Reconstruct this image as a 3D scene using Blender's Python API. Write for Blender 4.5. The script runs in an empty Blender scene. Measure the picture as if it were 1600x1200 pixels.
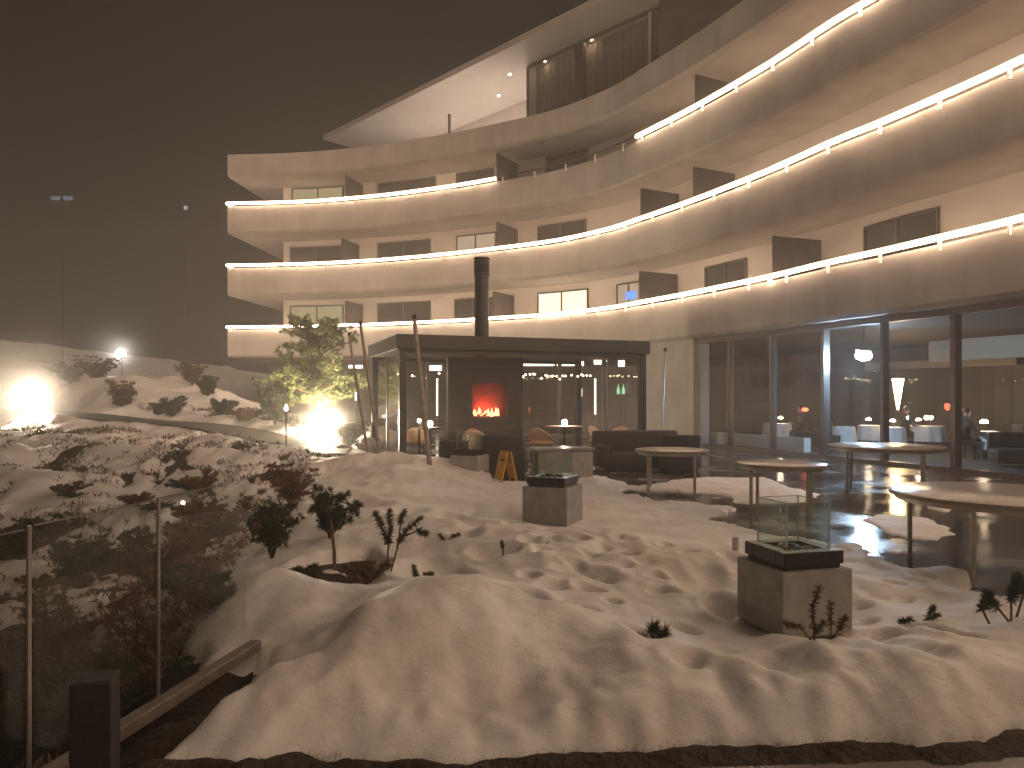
import bpy, bmesh, math, random
import numpy as np
from mathutils import Vector, Matrix
random.seed(7); np.random.seed(7)
C = bpy.context.scene.collection
SC = bpy.context.scene
F = 1150.0; EYE = 1.68
# ---------------------------------------------------------------- camera
cam = bpy.data.cameras.new('camera'); co = bpy.data.objects.new('camera', cam); C.objects.link(co)
co.location = (0, 0, EYE); co.rotation_euler = (math.pi/2, 0, 0)
cam.sensor_width = 36; cam.lens = 36*F/1600; cam.shift_y = 0.0125; cam.clip_end = 500; cam.clip_start = 0.05
SC.camera = co
# ---------------------------------------------------------------- world, sun, exposure
w = bpy.data.worlds.new('World'); SC.world = w; w.use_nodes = True
bg = w.node_tree.nodes['Background']
bg.inputs[0].default_value = (0.030, 0.023, 0.018, 1); bg.inputs[1].default_value = 0.14
_n = w.node_tree.nodes; _l = w.node_tree.links; _t = _n.new('ShaderNodeTexCoord'); _z = _n.new('ShaderNodeTexNoise'); _z.inputs['Scale'].default_value = 2.2; _z.inputs['Detail'].default_value = 5
_r = _n.new('ShaderNodeValToRGB'); _r.color_ramp.elements[0].position = .35; _r.color_ramp.elements[1].position = .7
_r.color_ramp.elements[0].color = (0.020, 0.015, 0.012, 1); _r.color_ramp.elements[1].color = (0.058, 0.046, 0.037, 1)
_l.new(_t.outputs['Generated'], _z.inputs['Vector']); _l.new(_z.outputs['Fac'], _r.inputs['Fac']); _l.new(_r.outputs['Color'], bg.inputs[0])
sun = bpy.data.lights.new('sun', 'SUN'); so = bpy.data.objects.new('sun', sun); C.objects.link(so)
sun.energy = 1.0; sun.angle = math.radians(20); sun.color = (1.0, 0.68, 0.48)
SUN_DIR = Vector((-0.34, 0.74, -0.43)).normalized()      # the way the light travels
so.rotation_euler = SUN_DIR.to_track_quat('-Z', 'Y').to_euler(); so.location = (8, -8, 12)
SC.view_settings.view_transform = 'Standard'; SC.view_settings.look = 'None'
SC.view_settings.exposure = 0.52; SC.view_settings.gamma = 1
try:
    SC.cycles.use_denoising = True; SC.cycles.denoiser = 'OPENIMAGEDENOISE'
    SC.cycles.max_bounces = 7; SC.cycles.diffuse_bounces = 3; SC.cycles.glossy_bounces = 3
    SC.cycles.transparent_max_bounces = 24; SC.cycles.volume_bounces = 1
    SC.cycles.sample_clamp_indirect = 3.0; SC.cycles.sample_clamp_direct = 0
    SC.cycles.caustics_reflective = False; SC.cycles.caustics_refractive = False
    SC.cycles.use_light_tree = True
except Exception: pass
LED_POWER = 18.0
# ---------------------------------------------------------------- helpers
def P(px, py, Y): return Vector(((px-800)/F*Y, Y, EYE-(py-620)/F*Y))
def G(px, py, z=0.0):
    Y = (EYE-z)*F/(py-620); return Vector(((px-800)/F*Y, Y, z))
def tag(o, label=None, cat=None, group=None, kind=None):
    if label: o['label'] = label
    if cat: o['category'] = cat
    if group: o['group'] = group
    if kind: o['kind'] = kind
    return o
def empty(name, loc=(0,0,0), rz=0, label=None, cat=None, group=None):
    o = bpy.data.objects.new(name, None); C.objects.link(o); o.location = loc; o.rotation_euler = (0,0,rz)
    o.empty_display_size = 0.1
    return tag(o, label, cat, group)
def copy_tree(o, parent=None):
    c = o.copy(); C.objects.link(c); c.parent = parent
    for ch in list(o.children): copy_tree(ch, c)
    return c
class MB:
    def __init__(s): s.v = []; s.f = []; s.m = []; s.mi = 0
    def add(s, vs, fs):
        n = len(s.v); s.v += [tuple(v) for v in vs]
        for f in fs: s.f.append(tuple(i+n for i in f)); s.m.append(s.mi)
        return s
    def box(s, c, d, rz=0, tilt=None):
        cx, cy, cz = c; a, b, h = d[0]/2, d[1]/2, d[2]/2
        vs = [Vector((x, y, z)) for x in (-a, a) for y in (-b, b) for z in (-h, h)]
        if tilt is not None: vs = [tilt @ v for v in vs]
        R = Matrix.Rotation(rz, 3, 'Z'); vs = [R @ v + Vector(c) for v in vs]
        return s.add(vs, [(0,1,3,2),(4,6,7,5),(0,4,5,1),(2,3,7,6),(0,2,6,4),(1,5,7,3)])
    def bbox(s, c, d, b=0.01, rz=0):           # box with chamfered edges
        bm = bmesh.new(); bmesh.ops.create_cube(bm, size=1)
        for v in bm.verts: v.co = Vector((v.co.x*d[0], v.co.y*d[1], v.co.z*d[2]))
        bmesh.ops.bevel(bm, geom=bm.edges[:], offset=b, segments=2, affect='EDGES', profile=0.5)
        R = Matrix.Rotation(rz, 3, 'Z'); bm.verts.index_update()
        s.add([R @ v.co + Vector(c) for v in bm.verts], [[v.index for v in f.verts] for f in bm.faces]); bm.free(); return s
    def tube(s, pts, r, n=8, caps=True):
        pts = [Vector(p) for p in pts]; k = len(pts)
        rs = r if isinstance(r, (list, tuple)) else [r]*k
        vs = []; up = None
        for i, p in enumerate(pts):
            t = (pts[min(i+1, k-1)]-pts[max(i-1, 0)])
            if t.length < 1e-9: t = Vector((0,0,1))
            t.normalize()
            if up is None: up = Vector((0,0,1)) if abs(t.z) < .9 else Vector((1,0,0))
            a = t.cross(up)
            if a.length < 1e-6: a = t.cross(Vector((1,0,0)))
            a.normalize(); b = a.cross(t).normalized(); up = b
            for j in range(n):
                q = 2*math.pi*j/n; vs.append(p+(a*math.cos(q)+b*math.sin(q))*rs[i])
        fs = [(i*n+j, i*n+(j+1) % n, (i+1)*n+(j+1) % n, (i+1)*n+j) for i in range(k-1) for j in range(n)]
        if caps: fs += [tuple(range(n))[::-1], tuple((k-1)*n+j for j in range(n))]
        return s.add(vs, fs)
    def lathe(s, prof, c=(0,0,0), n=32, wob=0, k=8):
        vs = []; c = Vector(c)
        for i, (r, z) in enumerate(prof):
            for j in range(n):
                q = 2*math.pi*j/n; rr = r*(1+(wob*i/len(prof))*math.sin(k*q+.7)); vs.append(c+Vector((rr*math.cos(q), rr*math.sin(q), z)))
        m = len(prof)
        fs = [(i*n+j, i*n+(j+1) % n, (i+1)*n+(j+1) % n, (i+1)*n+j) for i in range(m-1) for j in range(n)]
        if prof[0][0] > 1e-4: fs.append(tuple(range(n))[::-1])
        if prof[-1][0] > 1e-4: fs.append(tuple((m-1)*n+j for j in range(n)))
        return s.add(vs, fs)
    def build(s, name, mats, parent=None, smooth=False, world=False):
        me = bpy.data.meshes.new(name); me.from_pydata(s.v, [], s.f)
        if not isinstance(mats, (list, tuple)): mats = [mats]
        for m in mats: me.materials.append(m)
        if len(mats) > 1: me.polygons.foreach_set('material_index', s.m)
        if smooth: me.polygons.foreach_set('use_smooth', [True]*len(me.polygons))
        me.update()
        bm = bmesh.new(); bm.from_mesh(me); bmesh.ops.recalc_face_normals(bm, faces=bm.faces[:]); bm.to_mesh(me); bm.free()
        if smooth: 
            try: me.set_sharp_from_angle(angle=math.radians(40))
            except Exception: pass
        o = bpy.data.objects.new(name, me); C.objects.link(o); o.parent = parent
        return o
# ---------------------------------------------------------------- materials
MATS = {}
def mat(name, col=(.5,.5,.5), rough=.6, metal=0, emit=None, es=0, bump=0, bscale=20, var=0, vscale=5, bdist=.01, detail=6, spec=.5):
    m = bpy.data.materials.new(name); m.use_nodes = True; nt = m.node_tree; N = nt.nodes; L = nt.links
    b = N['Principled BSDF']
    b.inputs['Base Color'].default_value = (*col, 1); b.inputs['Roughness'].default_value = rough; b.inputs['Metallic'].default_value = metal
    b.inputs['Specular IOR Level'].default_value = spec
    if emit: b.inputs['Emission Color'].default_value = (*emit, 1); b.inputs['Emission Strength'].default_value = es
    tc = N.new('ShaderNodeTexCoord')
    if var:
        n = N.new('ShaderNodeTexNoise'); n.inputs['Scale'].default_value = vscale; n.inputs['Detail'].default_value = detail
        L.new(tc.outputs['Object'], n.inputs['Vector'])
        r = N.new('ShaderNodeValToRGB'); r.color_ramp.elements[0].position = .3; r.color_ramp.elements[1].position = .7
        r.color_ramp.elements[0].color = (*[c*(1-var) for c in col], 1); r.color_ramp.elements[1].color = (*[min(1, c*(1+var)) for c in col], 1)
        L.new(n.outputs['Fac'], r.inputs['Fac']); L.new(r.outputs['Color'], b.inputs['Base Color'])
    if bump:
        n = N.new('ShaderNodeTexNoise'); n.inputs['Scale'].default_value = bscale; n.inputs['Detail'].default_value = detail
        L.new(tc.outputs['Object'], n.inputs['Vector'])
        bp = N.new('ShaderNodeBump'); bp.inputs['Strength'].default_value = bump; bp.inputs['Distance'].default_value = bdist
        L.new(n.outputs['Fac'], bp.inputs['Height']); L.new(bp.outputs['Normal'], b.inputs['Normal'])
    MATS[name] = m; return m
def glassmat(name, tint=(1,1,1), rough=0.02, refl=0.08, dirt=0):
    m = bpy.data.materials.new(name); m.use_nodes = True; nt = m.node_tree; N = nt.nodes; L = nt.links
    N.remove(N['Principled BSDF']); out = N['Material Output']
    t = N.new('ShaderNodeBsdfTransparent'); t.inputs[0].default_value = (*tint, 1)
    g = N.new('ShaderNodeBsdfGlossy'); g.inputs['Roughness'].default_value = rough
    lw = N.new('ShaderNodeLayerWeight'); lw.inputs['Blend'].default_value = .5
    pw = N.new('ShaderNodeMath'); pw.operation = 'POWER'; pw.inputs[1].default_value = 4.5; L.new(lw.outputs['Facing'], pw.inputs[0])
    ma = N.new('ShaderNodeMath'); ma.operation = 'MULTIPLY_ADD'; ma.inputs[1].default_value = .9; ma.inputs[2].default_value = refl*.5; L.new(pw.outputs[0], ma.inputs[0])
    mx = N.new('ShaderNodeMixShader'); L.new(ma.outputs[0], mx.inputs[0]); L.new(t.outputs[0], mx.inputs[1]); L.new(g.outputs[0], mx.inputs[2])
    last = mx
    if dirt:
        d = N.new('ShaderNodeBsdfDiffuse'); d.inputs[0].default_value = (.5,.5,.48,1)
        m2 = N.new('ShaderNodeMixShader'); m2.inputs[0].default_value = dirt
        L.new(mx.outputs[0], m2.inputs[1]); L.new(d.outputs[0], m2.inputs[2]); last = m2
    L.new(last.outputs[0], out.inputs['Surface']); return m
def emat(name, col, s, sample=True):
    m = bpy.data.materials.new(name); m.use_nodes = True; N = m.node_tree.nodes; L = m.node_tree.links
    N.remove(N['Principled BSDF']); e = N.new('ShaderNodeEmission'); e.inputs[0].default_value = (*col, 1); e.inputs[1].default_value = s
    L.new(e.outputs[0], N['Material Output'].inputs['Surface'])
    if not sample: m.cycles.emission_sampling = 'NONE'
    return m
M = {}
M['render'] = mat('white_render', (.56,.52,.48), .8, bump=.15, bscale=40, var=.12, vscale=.9, detail=8)
def streaks(m):
    nt = m.node_tree; N = nt.nodes; L = nt.links; b = N['Principled BSDF']; src = b.inputs['Base Color'].links[0].from_socket
    tc = N.new('ShaderNodeTexCoord'); mp = N.new('ShaderNodeMapping'); mp.inputs['Scale'].default_value = (2.6,2.6,.22); L.new(tc.outputs['Object'], mp.inputs['Vector'])
    n = N.new('ShaderNodeTexNoise'); n.inputs['Scale'].default_value = 1; n.inputs['Detail'].default_value = 6; L.new(mp.outputs[0], n.inputs['Vector'])
    r = N.new('ShaderNodeValToRGB'); r.color_ramp.elements[0].position = .34; r.color_ramp.elements[1].position = .55; r.color_ramp.elements[0].color = (.78,.75,.71,1); r.color_ramp.elements[1].color = (1,1,1,1)
    L.new(n.outputs['Fac'], r.inputs['Fac']); mx = N.new('ShaderNodeMix'); mx.data_type = 'RGBA'; mx.blend_type = 'MULTIPLY'; mx.inputs['Factor'].default_value = .28
    L.new(src, mx.inputs[6]); L.new(r.outputs['Color'], mx.inputs[7]); L.new(mx.outputs[2], b.inputs['Base Color'])
streaks(M['render'])
M['wall'] = mat('room_wall', (.74,.68,.62), .85, bump=.1, bscale=30, var=.06, vscale=1.2)
M['soffit'] = mat('soffit_paint', (.56,.52,.48), .8, var=.05, vscale=1.5)
M['divider'] = mat('grey_panel', (.10,.085,.08), .5, var=.15, vscale=3)
M['darkmetal'] = mat('dark_metal', (.022,.020,.019), .42, .3, bump=.05, bscale=60, var=.2, vscale=4)
M['frame'] = mat('grey_aluminium', (.22,.20,.19), .38, .6, var=.08, vscale=6)
M['steel'] = mat('brushed_steel', (.45,.43,.40), .32, .8, bump=.05, bscale=80, var=.15, vscale=8)
M['led'] = emat('led_light', (1.0,.70,.48), LED_POWER)
_m = M['led'].node_tree; _e = [q for q in _m.nodes if q.type == 'EMISSION'][0]; _tc = _m.nodes.new('ShaderNodeTexCoord'); _nz = _m.nodes.new('ShaderNodeTexNoise'); _nz.inputs['Scale'].default_value = 1.3
_mr = _m.nodes.new('ShaderNodeMapRange'); _mr.inputs['From Min'].default_value = .3; _mr.inputs['From Max'].default_value = .7; _mr.inputs['To Min'].default_value = LED_POWER*.65; _mr.inputs['To Max'].default_value = LED_POWER*1.35
_m.links.new(_tc.outputs['Object'], _nz.inputs['Vector']); _m.links.new(_nz.outputs['Fac'], _mr.inputs['Value']); _m.links.new(_mr.outputs[0], _e.inputs[1])
M['bracket'] = mat('bracket_steel', (.8,.76,.7), .4, .2, emit=None)
M['unlit'] = mat('unlit_handrail', (.16,.14,.125), .4, .5)
M['glass'] = glassmat('clear_glass')
M['glassg'] = glassmat('greenish_glass', (.93,.97,.95))
M['glassw'] = glassmat('wet_glass', (.95,.96,.95), .03, dirt=.006)
M['frost'] = glassmat('frosted_glass', (.9,.9,.9), .1, dirt=.45)
M['winglass'] = mat('window_glass', (.10,.09,.085), .12, 0, var=.1, vscale=1)
M['lit'] = emat('lit_curtain', (1.0,.76,.50), 1.3)
M['litg'] = emat('dim_lit_curtain', (.62,.50,.27), .42, False)
M['lit2'] = emat('faint_lit_curtain', (.8,.58,.40), .42, False)
M['tv'] = emat('television_glow', (.10,.22,1.0), 1.6, False)
M['concrete'] = mat('fire_table_concrete', (.29,.275,.26), .7, bump=.25, bscale=120, var=.18, vscale=7, detail=10)
M['blackmetal'] = mat('black_metal', (.012,.012,.014), .3, .2)
M['granite'] = mat('table_stone', (.22,.19,.17), .28, 0, var=.22, vscale=30, bump=.05, bscale=60)
M['tableleg'] = mat('table_leg_metal', (.38,.35,.31), .4, .6, var=.12, vscale=9)
M['wood'] = mat('weathered_pole_wood', (.26,.22,.19), .75, bump=.3, bscale=40, var=.3, vscale=6)
M['darkwood'] = mat('dark_wet_wood', (.018,.014,.012), .6, bump=.4, bscale=30, var=.3, vscale=8)
M['kerb'] = mat('wet_timber_kerb', (.15,.12,.095), .45, bump=.3, bscale=30, var=.25, vscale=9)
M['yellow'] = mat('yellow_plastic', (.62,.33,.03), .4, var=.1, vscale=10)
M['blackplastic'] = mat('black_plastic', (.02,.02,.02), .4)
M['darkfab'] = mat('dark_wet_fabric', (.022,.02,.019), .7, bump=.4, bscale=25, bdist=.03)
M['cream'] = mat('cream_shell', (.62,.42,.26), .5)
M['whitecloth'] = mat('white_cloth', (.68,.69,.70), .85, bump=.2, bscale=8)
M['chairdark'] = mat('dark_chair', (.03,.025,.022), .5)
M['suit'] = mat('dark_clothing', (.02,.018,.018), .8, bump=.3, bscale=20)
M['skin'] = mat('skin', (.42,.24,.17), .5)
M['hair'] = mat('dark_hair', (.025,.016,.012), .6)
M['carpet'] = mat('carpet', (.05,.04,.035), .9, var=.2, vscale=4)
M['intwall'] = mat('interior_wall', (.13,.10,.08), .8, var=.25, vscale=.6)
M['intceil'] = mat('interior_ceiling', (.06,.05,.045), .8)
M['cornice'] = mat('pale_cornice', (.36,.31,.25), .7)
M['column'] = mat('dark_column', (.03,.03,.035), .35)
M['bark'] = mat('bark', (.13,.085,.055), .85, bump=.5, bscale=30, var=.3, vscale=8)
M['barkdark'] = mat('dark_bark', (.04,.028,.02), .85, bump=.5, bscale=30)
M['pine'] = mat('pine_needles', (.13,.155,.055), .65, var=.35, vscale=4)
M['green'] = mat('dark_green_needles', (.045,.055,.025), .7, var=.4, vscale=5)
M['red'] = mat('reddish_brown_leaves', (.17,.075,.05), .75, var=.4, vscale=5)
M['brown'] = mat('brown_dry_leaves', (.15,.095,.06), .75, var=.4, vscale=5)
M['snowcap'] = mat('snow_clump', (.80,.79,.78), .6, bump=.3, bscale=12)
M['lampwhite'] = emat('lamp_globe', (1.0,.86,.66), 60)
M['flood'] = emat('flood_lens', (1.0,.80,.56), 900)
M['candle'] = emat('candle_lamp', (1.0,.74,.48), 55)
M['light_dot'] = emat('reflection_dot', (1.0,.72,.42), 14, False)
M['panel'] = emat('light_panel', (1.0,.84,.66), 2.4)
M['blue'] = emat('blue_white_lamp', (.50,.74,1.0), 300)
M['cone'] = emat('cone_lamp_shade', (1.0,.66,.30), 40)
M['penthouse'] = emat('penthouse_uplight', (1.0,.80,.66), 170)
M['flame'] = emat('flames', (1.0,.30,.10), 7)
M['ember'] = emat('embers', (1.0,.09,.035), 1.3)
M['bottleglow'] = emat('bottle_glow', (.45,.9,.45), .8, False)
M['redlight'] = emat('red_light', (1.0,.12,.05), 4, False)
M['whitedot'] = emat('white_dot', (1.0,.9,.75), 8, False)
M['brick'] = mat('fire_lining', (.16,.07,.05), .85, var=.3, vscale=6)
# snow, wet paving, soil
def snow_material():
    m = bpy.data.materials.new('snow'); m.use_nodes = True; nt = m.node_tree; N = nt.nodes; L = nt.links; b = N['Principled BSDF']
    tc = N.new('ShaderNodeTexCoord')
    def noise(sc, det, rough=.55):
        n = N.new('ShaderNodeTexNoise'); n.inputs['Scale'].default_value = sc; n.inputs['Detail'].default_value = det; n.inputs['Roughness'].default_value = rough
        L.new(tc.outputs['Object'], n.inputs['Vector']); return n
    dirt = noise(1.1, 9, .62); r = N.new('ShaderNodeValToRGB'); e = r.color_ramp.elements
    e[0].position = .28; e[0].color = (.66,.61,.57,1); e[1].position = .58; e[1].color = (.88,.87,.86,1)
    L.new(dirt.outputs['Fac'], r.inputs['Fac'])
    sp = noise(55, 3, .6); r2 = N.new('ShaderNodeValToRGB'); e = r2.color_ramp.elements
    e[0].position = .27; e[0].color = (.30,.25,.20,1); e[1].position = .36; e[1].color = (1,1,1,1); L.new(sp.outputs['Fac'], r2.inputs['Fac'])
    mx = N.new('ShaderNodeMix'); mx.data_type = 'RGBA'; mx.blend_type = 'MULTIPLY'; mx.inputs['Factor'].default_value = .6
    L.new(r.outputs['Color'], mx.inputs[6]); L.new(r2.outputs['Color'], mx.inputs[7]); L.new(mx.outputs[2], b.inputs['Base Color'])
    b.inputs['Roughness'].default_value = .55; b.inputs['Specular IOR Level'].default_value = .3
    n1 = noise(5, 5, .5); n2 = noise(60, 7, .7)
    b1 = N.new('ShaderNodeBump'); b1.inputs['Strength'].default_value = .4; b1.inputs['Distance'].default_value = .05; L.new(n1.outputs['Fac'], b1.inputs['Height'])
    b2 = N.new('ShaderNodeBump'); b2.inputs['Strength'].default_value = .35; b2.inputs['Distance'].default_value = .012; L.new(n2.outputs['Fac'], b2.inputs['Height'])
    L.new(b1.outputs['Normal'], b2.inputs['Normal']); L.new(b2.outputs['Normal'], b.inputs['Normal'])
    return m
def wet_material(name, c0, c1, r0, r1, slab=True, bumpd=.004):
    m = bpy.data.materials.new(name); m.use_nodes = True; nt = m.node_tree; N = nt.nodes; L = nt.links; b = N['Principled BSDF']
    tc = N.new('ShaderNodeTexCoord')
    n = N.new('ShaderNodeTexNoise'); n.inputs['Scale'].default_value = .75; n.inputs['Detail'].default_value = 7; L.new(tc.outputs['Object'], n.inputs['Vector'])
    rr = N.new('ShaderNodeMapRange'); rr.inputs['From Min'].default_value = .42; rr.inputs['From Max'].default_value = .60
    rr.inputs['To Min'].default_value = r0; rr.inputs['To Max'].default_value = r1; L.new(n.outputs['Fac'], rr.inputs['Value']); L.new(rr.outputs[0], b.inputs['Roughness'])
    cr = N.new('ShaderNodeValToRGB'); cr.color_ramp.elements[0].position = .35; cr.color_ramp.elements[1].position = .65
    cr.color_ramp.elements[0].color = (*c0, 1); cr.color_ramp.elements[1].color = (*c1, 1); L.new(n.outputs['Fac'], cr.inputs['Fac'])
    n2 = N.new('ShaderNodeTexNoise'); n2.inputs['Scale'].default_value = 22; n2.inputs['Detail'].default_value = 8; L.new(tc.outputs['Object'], n2.inputs['Vector'])
    bp = N.new('ShaderNodeBump'); bp.inputs['Strength'].default_value = .5; bp.inputs['Distance'].default_value = bumpd; L.new(n2.outputs['Fac'], bp.inputs['Height'])
    if slab:
        mp = N.new('ShaderNodeMapping'); mp.inputs['Rotation'].default_value = (0,0,.35); L.new(tc.outputs['Object'], mp.inputs['Vector'])
        br = N.new('ShaderNodeTexBrick'); br.inputs['Scale'].default_value = 1.0; br.inputs['Brick Width'].default_value = .9; br.inputs['Row Height'].default_value = .9
        br.inputs['Mortar Size'].default_value = .012; br.inputs['Color1'].default_value = (1,1,1,1); br.inputs['Color2'].default_value = (.86,.86,.86,1); br.inputs['Mortar'].default_value = (.4,.4,.4,1)
        L.new(mp.outputs[0], br.inputs['Vector'])
        mx = N.new('ShaderNodeMix'); mx.data_type = 'RGBA'; mx.blend_type = 'MULTIPLY'; mx.inputs['Factor'].default_value = 1
        L.new(cr.outputs['Color'], mx.inputs[6]); L.new(br.outputs['Color'], mx.inputs[7]); L.new(mx.outputs[2], b.inputs['Base Color'])
    else: L.new(cr.outputs['Color'], b.inputs['Base Color'])
    L.new(bp.outputs['Normal'], b.inputs['Normal']); b.inputs['Specular IOR Level'].default_value = .7
    return m
M['snow'] = snow_material()
M['paving'] = wet_material('wet_paving', (.035,.031,.027), (.085,.075,.066), .06, .30)
M['asphalt'] = wet_material('wet_asphalt', (.06,.05,.043), (.12,.105,.09), .25, .6, False, .01)
M['soil'] = mat('dark_soil', (.045,.032,.022), .85, bump=1, bscale=25, bdist=.04, var=.5, vscale=9)
M['pathshade'] = mat('path_bank_shade', (.045,.038,.032), .55, bump=.5, bscale=14, bdist=.02, var=.3, vscale=2)  # dark tone also holds the shade of the cut bank

# ---------------------------------------------------------------- terrain
def vnoise(x, y, seed=0):
    rs = np.random.RandomState(seed); T = rs.rand(256, 256)
    xi = np.floor(x).astype(int); yi = np.floor(y).astype(int); fx = x-xi; fy = y-yi
    fx = fx*fx*(3-2*fx); fy = fy*fy*(3-2*fy)
    g = lambda a, b: T[a % 256, b % 256]
    return (g(xi, yi)*(1-fx)+g(xi+1, yi)*fx)*(1-fy)+(g(xi, yi+1)*(1-fx)+g(xi+1, yi+1)*fx)*fy-.5
def fbm(x, y, sc, octv=4, seed=0, gain=.5):
    r = 0; a = 1
    for i in range(octv):
        r = r+a*vnoise(x*sc*2**i+i*13.7, y*sc*2**i+i*7.3, seed+i); a *= gain
    return r
CP = [ # x-pixel, y-pixel, distance: hand-surveyed spot heights of the snow field
 (1000,1080,3.9),(1300,1075,3.78),(1550,1060,3.85),(850,1085,3.85),(700,1090,3.8),(560,1090,3.75),(420,1100,3.6),
 (1300,1030,4.0),(1500,1020,4.15),(1100,1030,4.1),(1000,1000,4.5),(850,1000,4.35),(700,1000,4.15),(560,1000,4.1),(450,1010,3.95),
 (700,910,4.75),(620,905,4.72),(540,945,4.4),(400,1035,3.8),(320,1110,3.56),(800,900,5.0),(750,880,5.35),
 (1223,1000,5.08),(1330,994,5.3),(1157,990,5.4),(1400,1000,4.9),(1550,985,4.9),(1600,960,5.3),(1450,930,5.9),(1350,900,6.5),
 (1100,950,5.55),(1000,900,6.5),(900,900,6.2),(850,950,5.3),(800,850,7.2),(950,830,8.6),(1100,840,8.4),(700,800,9.0),(850,780,11.2),(905,826,9.35),(820,815,9.9),
 (760,775,12.3),(610,703,15),(700,745,13.2),(560,765,11.3),(450,800,9.5),(645,716,14.7),(560,712,15.6),(500,726,15.8),(900,752,14.5),(730,770,12.5),(780,758,14),
 (1000,790,11.3),(1100,800,10.7),(1200,850,8.4),
 (430,866,6.0),(400,1008,4.95),(350,950,5.5),(520,915,6.2),(580,910,6.1),(460,905,6.2),(500,862,6.7),(600,870,7.0),(650,905,6.2),(540,965,4.95),(620,930,5.3),(260,1030,4.75),(300,965,5.5),
 (400,740,14),(380,800,10.5),(370,860,8),(480,830,8),(300,860,8.5),
 (250,1040,5.6),(0,1040,6),(100,1150,4.6),(0,900,8.8),(200,880,10),(0,790,13),(200,770,14),(350,722,16),(0,700,20),(150,690,20),(300,688,19),(420,700,18),
 (60,655,30),(110,650,28),(200,665,25),(300,671,23.5),(375,680,22),(440,697,20),(500,712,18.5),(560,700,22),
 (200,640,28.5),(300,651,26.5),(400,664,24.5),(450,668,25),(540,668,26),
 (220,590,32),(150,598,34),(300,612,31),(360,632,29.5),(420,655,28.5),(0,598,36),(60,610,34),
 (55,668,29),(30,672,27),(80,664,27.5),(220,600,42),(0,580,50),(120,572,52),(300,610,52),(450,660,40),(550,675,35),(-400,620,50),(-400,700,20),(-300,900,8),(-800,1000,6)]
cp = np.array([[*P(*c)] for c in CP])
extra = np.array([(-1.6,4.2,.02),(-1.25,4.62,.03),(-1.3,4.3,.04),(-1.75,3.4,0),(-2.3,3.4,-.05),(-3.5,3.5,-.35),(4,8,0.03),(6,8,0),(9,8,0),(4,14,0),(8,14,0),(3,22,0),(8,24,0),(-2,22,.05),(-2.6,18,.1),
  (0,36,0),(-8,38,.2),(20,20,0),(20,50,0),(0,60,.5),(-20,70,3),(-60,60,6),(-60,20,1),(-60,0,0),(-30,0,-1),(-10,0,-.8),(0,-14,0),(20,-14,0),(30,70,0),(20,0,0),(3.5,3.0,.0),(0,2.0,0),(4.9,5.2,.1),(6.5,5.4,.1),(6.0,4.2,.27),(8,4.4,.25)])
cp = np.vstack([cp, extra])
def tps(pts, lam=0.02):
    n = len(pts); X = pts[:, :2]; d = np.sqrt(((X[:, None]-X[None])**2).sum(2))+1e-9
    K = d**2*np.log(d); A = np.zeros((n+3, n+3)); A[:n, :n] = K+lam*np.eye(n); A[:n, n] = 1; A[:n, n+1:] = X; A[n, :n] = 1; A[n+1:, :n] = X.T
    sol = np.linalg.solve(A, np.concatenate([pts[:, 2], [0, 0, 0]]))
    def f(x, y):
        out = sol[n]+sol[n+1]*x+sol[n+2]*y
        for i in range(n):
            r2 = (x-X[i, 0])**2+(y-X[i, 1])**2+1e-12
            out = out+sol[i]*.5*r2*np.log(r2)
        return out
    return f
# the survey is denser close to the camera, so interpolate in a warped plan (log distance) that keeps far and near steps alike
def warp(x, y):
    yy = np.maximum(y, -20)+24; return x/ (yy**.5)*3, np.log(yy/24)*24
wx, wy = warp(cp[:, 0], cp[:, 1])
TP = tps(np.stack([wx, wy, cp[:, 2]], 1), lam=.05)
def sdist(x, y, poly):
    poly = np.array(poly); n = len(poly); d = np.full(x.shape, 1e9); ins = np.zeros(x.shape, bool)
    for i in range(n):
        a = poly[i]; b = poly[(i+1) % n]; ex, ey = b-a; wx_ = x-a[0]; wy_ = y-a[1]
        t = np.clip((wx_*ex+wy_*ey)/(ex*ex+ey*ey+1e-12), 0, 1); d = np.minimum(d, (wx_-t*ex)**2+(wy_-t*ey)**2)
        c = ((a[1] <= y) != (b[1] <= y)); xc = a[0]+(y-a[1])/(b[1]-a[1]+1e-12)*ex; ins ^= (c & (x < xc))
    d = np.sqrt(d); return np.where(ins, d, -d)
gp = lambda L_: [tuple(G(a, b, 0))[:2] for a, b in L_]
FRONT = gp([(230,1195),(400,1182),(560,1180),(700,1186),(850,1174),(1000,1166),(1150,1156),(1250,1161),(1350,1150),(1430,1158),(1600,1140),(1900,1135)])
FRONT = [(a, b-.08) for a, b in FRONT]
FX = np.array([-9,-3]+[p[0] for p in FRONT]+[20.]); FY = np.array([2.4,3.0]+[p[1] for p in FRONT]+[3.6])
EXPO = gp([(690,738),(780,753),(830,752),(897,747),(917,743),(952,747),(995,760),(980,772),(1040,783),(1100,788),(1146,790),(1152,806),(1105,813),(1150,822),(1230,842),(1300,851),(1358,877),(1420,896),(1491,902),(1510,919),(1514,937),(1600,946),(1760,950)])+[(9.5,5.0),(40,5.0),(40,80),(-14,80),(-14,40),(-4.9,36),(-4.6,22.5),(-3.1,17.2)]
PATCHES = [gp([(975,764),(1000,760),(1054,750),(1104,746),(1150,748),(1196,746),(1233,761),(1283,773),(1250,786),(1150,787),(1142,775),(1100,771),(1040,768),(1000,768)]),
  gp([(1346,812),(1370,806),(1400,807),(1442,811),(1475,822),(1496,836),(1462,844),(1420,842),(1383,832)]),
  gp([(1448,793),(1471,786),(1500,794),(1479,801)]), gp([(897,748),(917,744),(952,748),(975,756),(940,762),(905,760)]),
  gp([(1310,852),(1340,848),(1362,868),(1345,880),(1310,872)])]
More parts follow.
